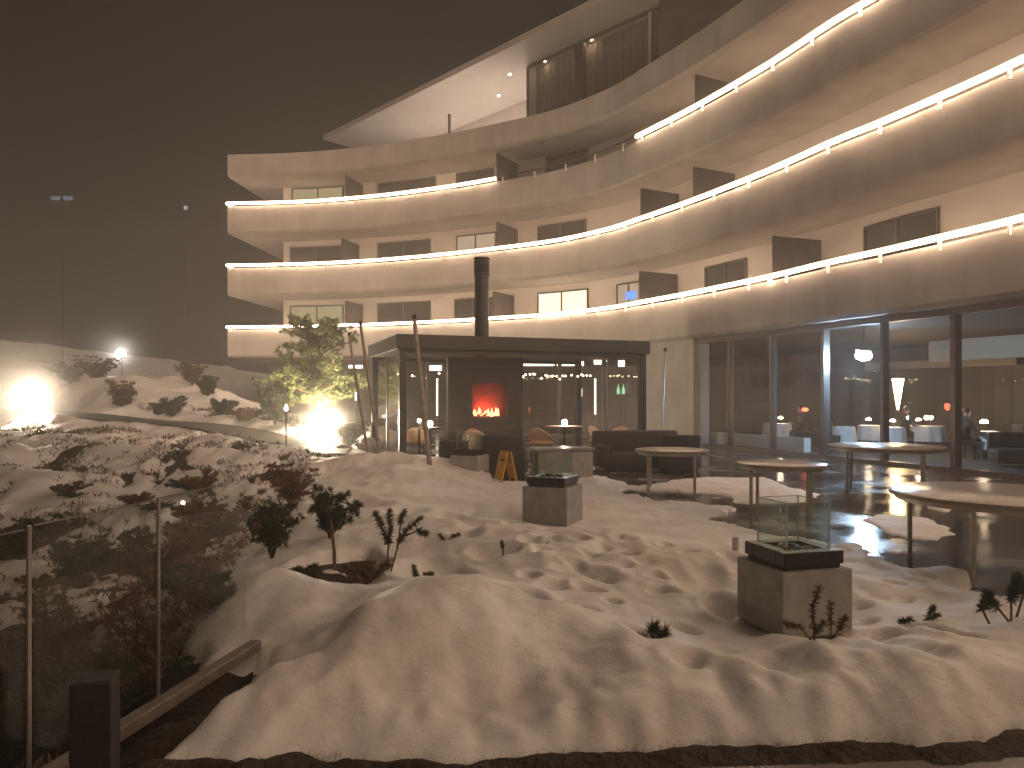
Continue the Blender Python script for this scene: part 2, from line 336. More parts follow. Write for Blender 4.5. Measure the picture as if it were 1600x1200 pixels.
TROUGH = [(-2.4,2.4),(-1.70,3.25),(-1.60,3.52),(-1.42,3.80),(-1.16,4.22),(-1.0,4.6),(-1.12,4.78),(-1.5,4.72),(-1.75,4.75),(-2.0,4.75),(-2.1,5.0),(-2.9,5.9),(-4.2,6.6),(-7,7),(-14,7.5),(-14,0),(-3,0)]
HOLLOW = gp([(445,905),(480,895),(520,888),(570,882),(600,892),(606,905),(570,918),(520,924),(470,918)])
HOLLOW = [(x*.98, y*.98) for x, y in HOLLOW]
DIMP = [(770,872,.17,.10),(815,955,.22,.12),(827,907,.10,.06),(866,920,.12,.07),(919,918,.10,.06),(831,861,.14,.06),(919,894,.22,.06),(709,824,.3,.07),(761,833,.28,.06),(682,894,.30,.11),(744,809,.14,.06),(781,809,.14,.06),(726,848,.2,.06),
  (1060,959,.12,.06),(1490,984,.13,.07),(1072,1040,.12,.05),(1084,890,.30,.06),(1130,925,.16,.10),(1375,972,.14,.05),(1280,1015,.10,.09),(1010,1000,.13,.07),(1440,968,.1,.04),(1225,1050,.2,.04),(1430,1035,.2,.04),(960,860,.25,.05),(1040,880,.2,.04),(880,850,.2,.05),(640,775,.5,.07),(700,770,.4,.05),(540,750,.5,.06),(600,745,.5,.05),(560,800,.35,.06),(640,820,.3,.05),
  (520,900,.28,.08),(440,735,.6,.05)]
dimp = [(*G(a, b, .14)[:2], r, d) for a, b, r, d in DIMP]
_fr = random.Random(33)
for _w in range(5):          # trodden tracks of small footprints between the fire tables
    _x, _y, _a = _fr.uniform(-.2,2.6), _fr.uniform(4.9,6.2), _fr.uniform(.9,2.0)
    for _k in range(11):
        _a += _fr.gauss(0,.16); _x += .36*math.cos(_a); _y += .36*math.sin(_a)
        dimp.append((_x+(.09 if _k % 2 else -.09)*math.sin(_a), _y-(.09 if _k % 2 else -.09)*math.cos(_a), _fr.uniform(.07,.11), _fr.uniform(.03,.055)))
HP = [P(20,640,34),P(60,645,31.5),P(112,647,28.6),P(160,652,27.2),P(210,658,26),P(300,664,24.4),P(375,675,22.8),P(440,690,21),P(500,702,19.8),P(545,706,19.8)]
def ribbon(pts, n=80):
    pts = [Vector(p) for p in pts]; out = []; m = len(pts)
    for i in range(m-1):
        p0, p1, p2, p3 = pts[max(i-1, 0)], pts[i], pts[i+1], pts[min(i+2, m-1)]
        for k in range(n//m+1):
            t = k/(n//m+1); out.append(.5*((2*p1)+(-p0+p2)*t+(2*p0-5*p1+4*p2-p3)*t*t+(-p0+3*p1-3*p2+p3)*t**3))
    out.append(pts[-1]); return out
HPR = ribbon(HP)
def smooth(t): t = np.clip(t, 0, 1); return t*t*(3-2*t)
def base(x, y):
    z = TP(*warp(x, y))
    d2 = np.full(x.shape, 1e9); zz = np.zeros(x.shape)
    for p in HPR[::2]:
        q = (x-p.x)**2+(y-p.y)**2; zz = np.where(q < d2, p.z, zz); d2 = np.minimum(d2, q)
    k = smooth((1.9-np.sqrt(d2))/1.0); return z*(1-k)+zz*k
def heights(x, y):
    x = np.asarray(x, float); y = np.asarray(y, float)
    B = base(x, y); far = np.clip((y-6)/20, 0, 1)
    lump = fbm(x, y, 1.5, 3, 3)*(.085+.10*far)+fbm(x*1.6, y*.5, 2.4, 2, 11)*.05+fbm(x, y, 7, 2, 21)*.012
    left = smooth((-x-2.5)/4)*smooth((y-4)/4); lump = lump+left*fbm(x, y, .8, 5, 31)*.45*(1-.3*far)
    wet = smooth((x+3)/2)*smooth((y-6.5)/3)      # trodden thinner snow by the paving
    lump = lump*(1-.45*wet)
    onp = np.full(x.shape, 1e9)
    for p in HPR[::2]: onp = np.minimum(onp, (x-p.x)**2+(y-p.y)**2)
    lump = lump*smooth((np.sqrt(onp)-.6)/.8)
    Z = B+lump
    for a, b, r, d in dimp:
        q = np.sqrt((x-a)**2+(y-b)**2)/r; an = np.arctan2(y-b, x-a); q = q*(1+.18*np.sin(2*an+a*9)+.1*np.sin(3*an+b*5))
        Z = Z-1.35*d*np.exp(-(q**2.6)*1.2)+d*.28*np.exp(-((q-1.35)/.35)**2)
    jig = fbm(x, y, 3.5, 4, 41)+.35*fbm(x, y, 14, 3, 43)
    # front edge of the bank
    yf = np.interp(x, FX, FY)-.03+.07*fbm(x, y*0+3, 4, 4, 51); e = y-yf
    streak = fbm(x, y*.25, 5, 2, 61)
    prof = np.clip(e/.30, 0, 1)**.55
    Z = Z + (fbm(x*1.5, y*.8+x*.4, 2.2, 3, 131)*.10+fbm(x, y, 5.5, 2, 141)*.03)*(1-smooth((e-.2)/1.6))*smooth(e/.15)
    fl = wet*smooth((9.5-np.abs(x))/4); Z = np.where(fl > .5, np.maximum(Z, .03+.03*fbm(x, y, 3, 3, 151)), Z)
    Zs = Z*1.0*prof + .05*prof*(1-smooth(e/.7))*(1+2*streak)
    Zs = np.where(e < 0, -.12, Zs)
    # exposed paving, bare soil
    se = sdist(x, y, EXPO)+.22*jig; ex = smooth((se+.10)/.16)
    Zs = Zs*(1-ex)+(-.10)*ex
    for pl in PATCHES:
        s = sdist(x, y, pl)+.10*jig; k = smooth((s+.03)/.09)*(.03+.05*smooth(s/.5))+fbm(x, y, 5, 3, 71)*.02
        Zs = np.where(s > -.03, np.maximum(Zs, k-.01), Zs)
    st = sdist(x, y, TROUGH)+.12*jig; kt = smooth((st+.08)/.14); Zs = Zs-(.20+.25*smooth((-x-2)/2))*kt
    # patches of bare vegetation on the slope beyond the fence
    bare = fbm(x, y, .9, 6, 81, .68)-.03; kb = smooth(bare/.30)*smooth((-x-3.0)/1.5)*smooth((24-y)/6)*(np.sqrt(onp) > 2)
    Zs = Zs-.26*kb
    sh = sdist(x, y, HOLLOW)+.05*jig; kh = smooth((sh+.05)/.12); Zs = Zs-.16*kh
    # soil sheet under it
    Gd = B+lump-.16+fbm(x, y, 4, 4, 91)*.05
    Gd = np.where(e < .25, np.minimum(Gd, .0)*0-.012+.05*np.exp(-((e+.02)/.10)**2)*(1+.7*fbm(x, y, 7, 4, 95))+.012*fbm(x, y, 16, 3, 97), Gd)
    Gd = Gd*(1-ex)+(-.09)*ex
    Gd = Gd-(.0+.10*smooth((-x-2)/2))*kt
    Gd = np.where((st > 0) & (x < -1.4), B+lump-.12+fbm(x, y, 4, 4, 91)*.05-.10*smooth((-x-2)/2), Gd)
    Gd = np.where(kh > .5, B-.14, Gd)
    return Zs, Gd
def hz(x, y):
    a, b = heights(np.array([float(x)]), np.array([float(y)])); return float(max(a[0], b[0]))
def axis(lo, a, b, hi, step, g=1.045):
    mid = list(np.arange(a, b, step)); s = step; out = []; v = a
    while v > lo: s *= g; v -= s; out.append(v)
    s = step; out2 = []; v = mid[-1]
    while v < hi: s *= g; v += s; out2.append(v)
    return np.array(out[::-1]+mid+out2)
def sheet(name, xs, ys, Z, m):
    nx, ny = len(xs), len(ys); XX, YY = np.meshgrid(xs, ys); co_ = np.stack([XX.ravel(), YY.ravel(), Z.ravel()], 1)
    me = bpy.data.meshes.new(name); i = np.arange((ny-1)*(nx-1)); r = i//(nx-1); c = i % (nx-1); a = r*nx+c
    fs = np.stack([a, a+1, a+nx+1, a+nx], 1)
    me.vertices.add(nx*ny); me.vertices.foreach_set('co', co_.ravel()); me.loops.add(fs.size); me.loops.foreach_set('vertex_index', fs.ravel().astype(np.int32))
    me.polygons.add(len(fs)); me.polygons.foreach_set('loop_start', np.arange(0, fs.size, 4).astype(np.int32)); me.update(calc_edges=True)
    me.polygons.foreach_set('use_smooth', [True]*len(fs)); me.materials.append(m)
    o = bpy.data.objects.new(name, me); C.objects.link(o); tag(o, kind='structure'); return o
xs = axis(-64, -5.5, 5.5, 34, .034, 1.03); ys = axis(-14, 3.1, 8.0, 74, .034, 1.022)
XX, YY = np.meshgrid(xs, ys); ZS, ZG = heights(XX, YY)
sheet('snow_ground', xs, ys, ZS, M['snow'])
sheet('ground', xs, ys, ZG, M['soil'])
# terrace paving with joints, and the path at the camera's feet
def slab(name, poly, z, th, m, kind='structure'):
    b = MB(); n = len(poly); b.add([(x, y, z) for x, y in poly]+[(x, y, z-th) for x, y in poly], [tuple(range(n)), tuple(range(n, 2*n))[::-1]]+[(i, (i+1) % n, n+(i+1) % n, n+i) for i in range(n)])
    o = b.build(name, m); tag(o, kind=kind); return o
slab('terrace_floor', [(-14,36.5),(-4.4,36),(-4.9,22.5),(-3.4,16.4),(-1.2,11.5),(.9,9.5),(1.5,7.6),(3.2,5.8),(14,4.7),(30,4.7),(30,60),(-14,60)], 0.0, .08, M['paving'])
slab('path', [(-64,-13.5),(33,-13.5),(33,3.46),(8,3.5),(3,3.46),(1,3.33),(-1,3.22),(-1.6,3.1),(-2.2,2.6),(-3.2,1.5),(-64,-3)], 0.006, .06, M['asphalt'])
b = MB(); vs = []
for i, p in enumerate(HPR):
    t = (HPR[min(i+1, len(HPR)-1)]-HPR[max(i-1, 0)]); nrm = Vector((-t.y, t.x, 0)).normalized(); wd = .85 if i < len(HPR)-10 else 1.2
    for k in (-1, -.5, 0, .5, 1): vs.append(p+nrm*k*wd+Vector((0, 0, .05-.02*abs(k))))
b.add(vs, [(i*5+k, i*5+k+1, i*5+k+6, i*5+k+5) for i in range(len(HPR)-1) for k in range(4)])
tag(b.build('path_and_bank_shade', M['pathshade'], smooth=True), kind='structure')  # dark ribbon paints the shaded cut bank along with the lower path

# ---------------------------------------------------------------- hotel building
EDGE = [(-14.3,37.0),(-10.3,36.6),(-6.3,35.5),(-2.9,34.0),(-.57,32.7),(1.9,31.1),(3.83,29.0),(4.85,27.2),(6.15,24.7),(7.5,21.6),(8.35,19.1),(9.05,17.4),(10.05,14.4),(10.7,11.4),(11.1,8.2),(11.4,4.0),(11.3,0),(10.9,-3.5),(9.8,-7),(7.6,-10),(4.6,-11.6)]
ER = [Vector((*p, 0)) for p in EDGE]
fine = ribbon(ER, 360); seg = [0.0]
for i in range(1, len(fine)): seg.append(seg[-1]+(fine[i]-fine[i-1]).length)
SL = seg[-1]
def cpt(s):
    s = min(max(s, 0), SL); lo, hi = 0, len(seg)-1
    while hi-lo > 1:
        mid = (lo+hi)//2
        if seg[mid] <= s: lo = mid
        else: hi = mid
    t = (s-seg[lo])/max(seg[hi]-seg[lo], 1e-9); return fine[lo].lerp(fine[hi], t)
def cn(s):
    t = cpt(s+.6)-cpt(s-.6); t.normalize(); return Vector((-t.y, t.x, 0))       # into the building
def E(s, off, z=0): p = cpt(s)+cn(s)*off; p.z = z; return p
def s_at(px, off):
    best = None; k = (px-800)/F
    for i in range(int(SL*10)):
        s = i*.1; a = E(s, off); 
        if a.y < 1: break
        v = a.x/a.y-k
        if v >= 0: return s
    return SL
def sweep(b, prof, s0, s1, step=.45, closed=True):
    n = max(2, int((s1-s0)/step)+1); m = len(prof); vs = []
    for i in range(n):
        s = s0+(s1-s0)*i/(n-1)
        for off, z in prof: vs.append(E(s, off, z))
    r = m if closed else m-1
    fs = [(i*m+j, i*m+(j+1) % m, (i+1)*m+(j+1) % m, (i+1)*m+j) for i in range(n-1) for j in range(r)]
    if closed: fs += [tuple(range(m))[::-1], tuple((n-1)*m+j for j in range(m))]
    b.add(vs, fs); return b
hotel = empty('hotel_building', (0,0,0), 0, 'curved white hotel with four tiers of balconies edged by glowing handrails', 'hotel')
RAIL = [5.18, 8.28, 11.38]; SOF = [3.68, 6.78, 9.88, 12.74]
for i, zr in enumerate(RAIL):
    zs = SOF[i]; zt = zr-.13
    sweep(MB(), [(.10,zs),(0,zs+.10),(0,zt),(.18,zt),(.18,zs+.32),(9.0,zs+.32),(9.0,zs)], 0, SL).build('balcony_parapet', M['render'], hotel, smooth=True)
    s0w = 2.05
    sweep(MB(), [(2.05,zs+.32),(2.05,SOF[i+1]),(2.3,SOF[i+1]),(2.3,zs+.32)], s0w, SL).build('wall', M['wall'], hotel, smooth=True)
    b = MB(); a0 = E(s0w, 2.3, 0); a1 = E(s0w, 9, 0); b.box(((a0.x+a1.x)/2, (a0.y+a1.y)/2, (zs+.32+SOF[i+1])/2), (.2, (a1-a0).length, SOF[i+1]-zs-.33), cn(s0w).to_2d().angle_signed(Vector((0,1))) if False else 0)
    b.build('end_wall', M['wall'], hotel)
sweep(MB(), [(.10,SOF[3]),(0,SOF[3]+.10),(0,13.85),(.18,13.85),(.18,SOF[3]+.32),(11,SOF[3]+.32),(11,SOF[3])], 0, SL).build('balcony_parapet', M['render'], hotel, smooth=True)
# handrails: glowing light strips
S3a = s_at(775, 0); S3b = s_at(995, 0)
def rail(zr, s0, s1, lit=True):
    n = max(3, int((s1-s0)/.4)); pts = [E(s0+(s1-s0)*k/n, -.06, zr) for k in range(n+1)]
    if s0 < .1: pts = [E(.0, .5, zr)]+pts
    o = sweep(MB(), [(-.14,zr+.063),(-.14,zr+.077),(.02,zr+.077),(.02,zr+.063)], s0, s1).build('handrail', M['unlit'], hotel)
    if lit: MB().tube(pts, .062, 6).build('light_tube', M['led'], o, smooth=True)
    k = .35
    while s0+k < s1:
        p = E(s0+k, -.06, zr-.10); sv = cpt(s0+k)
        if sv.y > 9: MB().box(p-Vector((0,0,.03)), (.06,.06,.30)).build('rail_bracket', M['bracket'], o)
        k += 1.62
rail(RAIL[0], 0, SL-1); rail(RAIL[1], 0, SL-1); rail(RAIL[2], 0, S3a); rail(RAIL[2], S3b, SL-1); rail(RAIL[2], S3a+.03, S3b-.03, False)
# balcony dividers
for lv, pxs in ((0, (537,770,997,1205)), (1, (533,775,1000,1082)), (2, (537,775,1085))):
    for px in pxs:
        s = s_at(px, .2); a = E(s, .22); c2 = E(s, 2.04); z0 = SOF[lv]+.33; z1 = z0+2.42; d = c2-a
        MB().box(((a.x+c2.x)/2, (a.y+c2.y)/2, (z0+z1)/2), (d.length, .05, z1-z0), math.atan2(d.y, d.x)).build('balcony_divider', M['divider'], hotel)
# balcony doors and windows
def window(lv, px0, px1, kind, head=2.45, panes=2, sill=0.0):
    z0 = SOF[lv]+.34+sill; z1 = SOF[lv]+.34+head; s0 = s_at(px0, 2.05); s1 = s_at(px1, 2.05)
    b = MB(); fr = .06
    for z in (z0, z1-fr): sweep(b, [(2.045,z),(1.985,z),(1.985,z+fr),(2.045,z+fr)], s0, s1)
    for k in range(panes+1):
        s = s0+(s1-s0-fr)*k/panes; sweep(b, [(2.045,z0+fr),(1.975,z0+fr),(1.975,z1-fr),(2.045,z1-fr)], s, s+fr)
    w_ = b.build('window', M['frame'], hotel)
    for k in range(panes):
        a = s0+(s1-s0-fr)*k/panes+fr; c = s0+(s1-s0-fr)*(k+1)/panes
        mt = {'dim': M['winglass'], 'lit': M['lit'], 'litg': M['litg'], 'lit2': M['lit2'], 'tv': M['lit2']}[kind]
        q = MB(); n = 14 if kind != 'dim' else 2
        prof = []
        for j in range(n+1):
            s = a+(c-a)*j/n; off = 2.035-(.012*math.sin(j*2.3+k) if n > 2 else 0)
            prof += [E(s, off, z0+fr), E(s, off, z1-fr)]
        q.add(prof, [(2*j, 2*j+2, 2*j+3, 2*j+1) for j in range(n)])
        q.build('curtain' if kind != 'dim' else 'pane', mt, w_, smooth=True)
    if kind == 'tv':
        s = s0+(s1-s0)*.62; a = E(s, 1.96, z1-.55); t = (cpt(s+.3)-cpt(s-.3))
        MB().box(a, (.55,.03,.32), math.atan2(t.y, t.x)).build('television', M['tv'], w_)
for a in ((453,536,'litg'),(590,672,'dim'),(708,768,'dim'),(838,917,'lit'),(962,1002,'tv'),(1100,1165,'dim'),(1350,1466,'dim')): window(0, *a)
for a in ((453,534,'dim'),(588,672,'dim'),(712,774,'lit2'),(840,915,'dim')): window(1, *a)
for a in ((455,536,'litg'),(590,680,'dim'),(712,772,'dim'),(850,920,'dim')): window(2, *a)
# penthouse
q = E(s_at(1203,.0), -.06, 5.10); MB().lathe([(0,-.05),(.05,-.03),(.05,.03),(0,.05)], q, 12).build('joint_flare', M['candle'], hotel)  # small glowing bead stands in for the flare at the handrail joint
PE0 = Vector((3.5,28.75,0)); PD = Vector((-14.6,15.25,0)).normalized(); PN = Vector((-PD.y, PD.x, 0))*-1    # PD runs left and away, PN into the building
if PN.y < 0: PN = -PN
ZE = EYE+15.45
def PP(u, v, z): q = PE0+PD*u+PN*v; return Vector((q.x, q.y, z))
b = MB(); U0, U1 = -16, 21.5
vs = [PP(U0,0,ZE),PP(U1,0,ZE),PP(U1,9,ZE),PP(U0,9,ZE),PP(U0,0,ZE+.28),PP(U1,0,ZE+.28),PP(U1,9,ZE+.5),PP(U0,9,ZE+.5)]
b.add(vs, [(0,1,2,3),(4,5,6,7),(0,1,5,4),(1,2,6,5),(2,3,7,6),(3,0,4,7)]); b.build('roof', M['soffit'], hotel)
zf4 = SOF[3]+.33
uc = (Vector((.75,34.4,0))-PE0).dot(PD); ue = (Vector((6.2,28.4,0))-PE0).dot(PD)
def pwall(u0, u1, v0, v1, z0, z1, name, m, parent=hotel):
    b = MB(); vs = [PP(u, v, z) for u in (u0, u1) for v in (v0, v1) for z in (z0, z1)]
    return b.add(vs, [(0,1,3,2),(4,6,7,5),(0,4,5,1),(2,3,7,6),(0,2,6,4),(1,5,7,3)]).build(name, m, parent)
pwall(uc-.12, uc, 1.9, 6, zf4, ZE-.01, 'end_wall', M['wall'])
pwall(uc+.01, U1-4, 4.6, 4.8, zf4, ZE-.01, 'wall', M['wall'])
pwall(U0, ue-.3, 1.9, 2.1, zf4, ZE-.01, 'wall', M['wall'])
pf = pwall(uc-.10, uc-.01, 1.80, 1.89, zf4, ZE-.06, 'penthouse_window', M['frame'])
um = uc+(ue-uc)*.40; um2 = uc+(ue-uc)*.86
pwall(ue-.3, uc-.1, 1.80, 1.89, ZE-.14, ZE-.02, 'frame_head', M['frame'], pf)
pwall(um-.25, um+.25, 1.80, 2.0, zf4, ZE-.14, 'pillar', M['divider'], pf)
pwall(um2-.06, um2+.06, 1.80, 2.0, zf4, ZE-.14, 'mullion', M['wall'], pf)
M['pent'] = mat('penthouse_curtain', (.30,.26,.20), .8, var=.12, vscale=2)
b = MB(); vs = []; n = 90
for j in range(n+1):
    u = uc-.1+(ue-.3-uc+.1)*j/n; v = 2.35+.05*math.sin(j*1.7)
    vs += [PP(u, v, zf4), PP(u, v, ZE-.02)]
b.add(vs, [(2*j, 2*j+2, 2*j+3, 2*j+1) for j in range(n)]); b.build('curtain', M['pent'], pf, smooth=True)
pwall(um+.26, uc-.11, 1.84, 1.86, zf4, ZE-.15, 'pane', M['glassw'], pf)
pwall(um2+.07, um-.26, 1.84, 1.86, zf4, ZE-.15, 'pane', M['glassw'], pf)
pwall(ue-4.5, ue-.35, .3, 1.5, zf4, ZE-.6, 'roof_plant_box', M['divider'])
for u, v in ((uc-.9,2.1),(uc-3.2,2.1),(uc-3.7,2.1)):
    q = PP(u, v, ZE-.012); MB().lathe([(.05,0),(.05,.012)], q, 12).build('downlight', M['candle'], hotel)
for u, v in ((uc+1.2,1.9),(uc+3.4,3.2)):
    q = PP(u, v, ZE-.012); MB().lathe([(.05,0),(.05,.012)], q, 12).build('downlight', M['lampwhite'], hotel)
# glass balustrade and post on the penthouse terrace
for px in (757,778,800): 
    u = uc+ (801-px)*.045+.2; pwall(u, u+1.0, 1.2, 1.215, zf4, zf4+1.35, 'balustrade_glass', M['glassw'])
q = E(s_at(700, .5), .5, 0); MB().tube([(q.x,q.y,13.0),(q.x,q.y,14.95)], .07, 10).build('terrace_post', M['divider'], hotel)
MB().lathe([(.0,0),(.10,.05),(.12,.12),(.0,.2)], (q.x-.3,q.y+.3,13.85), 12).build('terrace_lamp', M['penthouse'], hotel)
for u in (uc+1.5, uc+4, uc+7, uc+10):
    q = PP(u, 3.3, zf4+.02); MB().lathe([(.16,0),(.16,.05),(0,.06)], q, 12).build('floor_uplight', M['penthouse'], hotel)
# ground floor: glazed front, fascia beam and pillar
SG0 = s_at(1085, .5); SG1 = SL-14
zg = 3.52
sweep(MB(), [(.42,zg),(.42,SOF[0]-.003),(.62,SOF[0]-.003),(.62,zg)], 0.3, SG1).build('glazing_head', M['frame'], hotel, smooth=True)
sweep(MB(), [(.44,.0),(.44,.09),(.60,.09),(.60,.0)], s_at(600,.5), SG1).build('glazing_sill', M['frame'], hotel, smooth=True)
sp0, sp1 = s_at(1010, .35), s_at(1083, .35)
sweep(MB(), [(.30,0),(.30,SOF[0]-.006),(1.0,SOF[0]-.006),(1.0,0)], sp0, sp1).build('pillar', M['render'], hotel)
mpx = [1085,1140,1207,1286,1382,1490]
ms = [s_at(p, .5) for p in mpx]; step = ms[-1]-ms[-2]
while ms[-1]+step < SG1: ms.append(ms[-1]+step)
left = [s_at(600, .5)]
while left[-1]+2.3 < sp0-.4: left.append(left[-1]+2.3)
for s in ms[:12]+left:
    a = E(s, .50, zg/2+.045); t = cn(s); wd = .13 if s in (ms[3], ms[5]) else .09
    MB().box(a, (.20, wd, zg-.09), math.atan2(t.y, t.x)).build('mullion', M['frame'], hotel)
for A in (ms[:12], left+[sp0]):
    for i in range(len(A)-1):
        sweep(MB(), [(.50,.09),(.50,zg),(.515,zg),(.515,.09)], A[i]+.06, A[i+1]-.06, .5).build('glass_pane', M['glass'], hotel)
# ground floor left part: recessed dark wall
sweep(MB(), [(3.0,0),(3.0,SOF[0]-.01),(3.2,SOF[0]-.01),(3.2,0)], 1.0, s_at(598,.5)).build('recessed_wall', M['intwall'], hotel)
# room behind the glass
r0 = s_at(600,.5)
sweep(MB(), [(.62,.0),(.62,.012),(9.5,.012),(9.5,0)], r0, SG1, .8).build('restaurant_floor', M['carpet'], hotel)
sweep(MB(), [(9.3,.02),(9.3,3.6),(9.5,3.6),(9.5,.02)], r0, SG1, .8).build('restaurant_back_wall', M['intwall'], hotel)
sweep(MB(), [(.63,3.53),(.63,3.66),(9.29,3.66),(9.29,3.53)], r0, SG1, .8).build('restaurant_ceiling', M['intceil'], hotel)
sweep(MB(), [(5.2,2.75),(5.2,3.36),(5.5,3.36),(5.5,2.75)], s_at(1250,.5), SG1, .8).build('cornice', M['cornice'], hotel)
sweep(MB(), [(8.9,2.72),(8.9,3.0),(9.1,3.0),(9.1,2.72)], s_at(1090,.5), s_at(1250,.5), .8).build('cornice', M['cornice'], hotel)
s = s_at(1530,.5); a = E(s, 4.2, 1.77); MB().box(a, (1.0,1.0,3.5), .4).build('interior_column', M['column'], hotel)
sweep(MB(), [(1.2,.02),(1.2,.45),(1.45,.45),(1.45,.02)], s_at(1098,.9), s_at(1240,.9)).build('window_bench', M['whitecloth'], hotel)

# unseen wing added behind and left of the viewer to shade the slope
wx0, wx1, wy0, wy1, wh = -24.0, 1.2, -9.5, -5.2, 13.4
MB().box(((wx0+wx1)/2, (wy0+wy1)/2, wh/2), (wx1-wx0, wy1-wy0, wh)).build('added_shade_wing', M['render'], hotel)
MB().box(((wx0+wx1)/2, (wy0+wy1)/2, wh+.15), (wx1-wx0+.8, wy1-wy0+.8, .3)).build('added_wing_roof', M['soffit'], hotel)
for fl in range(4):
    for k in range(6):
        xc = wx1-2.6-k*4.0; zc = 1.7+fl*3.1; f_ = MB().box((xc, wy1+.03, zc), (1.9,.06,1.5)).build('window', M['frame'], hotel)
        for sx in (-.46,.46): MB().box((xc+sx, wy1+.064, zc), (.84,.012,1.36)).build('pane', M['winglass'], f_)
# ---------------------------------------------------------------- lamps in and on the building
def point(name, loc, e, col, r=.05, parent=None):
    l = bpy.data.lights.new(name, 'POINT'); l.energy = e; l.color = col; l.shadow_soft_size = r
    o = bpy.data.objects.new(name, l); C.objects.link(o); o.location = loc; o.parent = parent; return o
bl = empty('floodlight', P(1347,553,19.6), 0, 'blue-white floodlight glaring behind the restaurant glass', 'floodlight')
bl.rotation_euler = (.25,0,0)
MB().box((0,-.10,.135), (.34,.30,.012)).build('visor', M['blackmetal'], bl)
MB().box((0,.05,0), (.34,.08,.24)).build('housing', M['blackmetal'], bl)
MB().lathe([(0,-.14),(.15,-.10),(.21,0),(.15,.10),(0,.14)], (0,-.10,-.02), 20).build('lens', M['blue'], bl)
MB().tube([(0,.05,.12),(0,.05,.74)], .015, 6).build('hanger', M['blackmetal'], bl)
cl = empty('cone_lamp', P(1403,640,23.5), 0, 'tall glowing cone-shaped standard lamp beside the white-clothed tables', 'lamp')
MB().lathe([(.02,0),(.06,.25),(.11,.6),(.16,.93),(.17,.98),(0,.99)], (0,0,0), 20).build('lamp_shade', M['cone'], cl, smooth=True)
z0 = cl.location.z; MB().tube([(0,0,-z0+.02),(0,0,0)], .02, 8).build('lamp_stem', M['blackmetal'], cl)
MB().lathe([(.16,-z0+.013),(.16,-z0+.04),(.02,-z0+.05)], (0,0,0), 16).build('lamp_foot', M['blackmetal'], cl)
# light panels in the room behind the pavilion
def lightbar(px0, px1, py, Y, h, label, m=None):
    a = P(px0, py, Y); b_ = P(px1, py, Y); L_ = (b_-a).length
    r = empty('light_bar', (a+b_)/2, 0, label, 'ceiling light', 'long light bars in the restaurant behind the pavilion')
    MB().box((0,0,0), (L_, .10, h)).build('diffuser', m or M['panel'], r)
    MB().box((0,0,h/2+.02), (L_+.06, .14, .035)).build('housing', M['frame'], r)
    for sx in (-.4, .4): MB().box((L_*sx,0,h/2+.04+(3.52-r.location.z-h/2-.04)/2), (.02,.02,3.52-r.location.z-h/2-.04)).build('hanger', M['frame'], r)
lightbar(818,866,568,34.0,.22,'light bar left of the middle, over the cream chairs behind the pavilion glass')
lightbar(870,912,568,33.5,.22,'light bar right of the middle, beside its twin behind the pavilion glass')
lightbar(928,948,566,33,.20,'short light bar right of the pavilion\'s rear post')
lightbar(668,690,575,37,.26,'light bar behind the pavilion, left of the fireplace')
lightbar(545,566,573,37.6,.16,'small light bar left of the pavilion behind the leaning poles')
lightbar(966,976,568,31,.26,'shortest light bar, by the pavilion\'s right end')
def tube_lamp(px, y0, y1, Y, label):
    a = P(px, y1, Y); h = (y1-y0)/F*Y
    r = empty('tube_lamp', (a.x, a.y, .013), 0, label, 'lamp', 'upright tube lamps behind the pavilion')
    MB().tube([(0,0,a.z),(0,0,a.z+h)], .045, 10).build('tube', M['panel'], r); MB().tube([(0,0,.03),(0,0,a.z)], .02, 8).build('stand', M['frame'], r)
    MB().lathe([(.15,0),(.15,.03),(.02,.04)], (0,0,0), 14).build('foot', M['frame'], r)
tube_lamp(683,592,650,36.5,'upright tube lamp left of the fireplace, behind the pavilion glass')
tube_lamp(930,592,648,32.0,'upright tube lamp right of the fireplace, behind the pavilion glass')
tube_lamp(556,609,626,37.4,'short tube lamp seen between tree and leaning poles')
tube_lamp(908,608,620,31,'short bright tube lamp behind the white table in the pavilion')
g = empty('green_bottles', P(970,616,29), 0, 'two green self-glowing bottles at the right end of the room behind the pavilion', 'bottles')
for k in (-1, 1): MB().lathe([(.0,0),(.06,.01),(.06,.2),(.02,.3),(.02,.38),(0,.39)], (k*.1,0,0), 14).build('bottle', M['bottleglow'], g, smooth=True)  # bottles emit their own green, standing in for light on them
MB().box((0,0,-.03), (.7,.2,.05)).build('shelf', M['divider'], g)
MB().box((0,0,-(g.location.z+.04)/2), (.06,.06,g.location.z-.10)).build('stand', M['divider'], g)

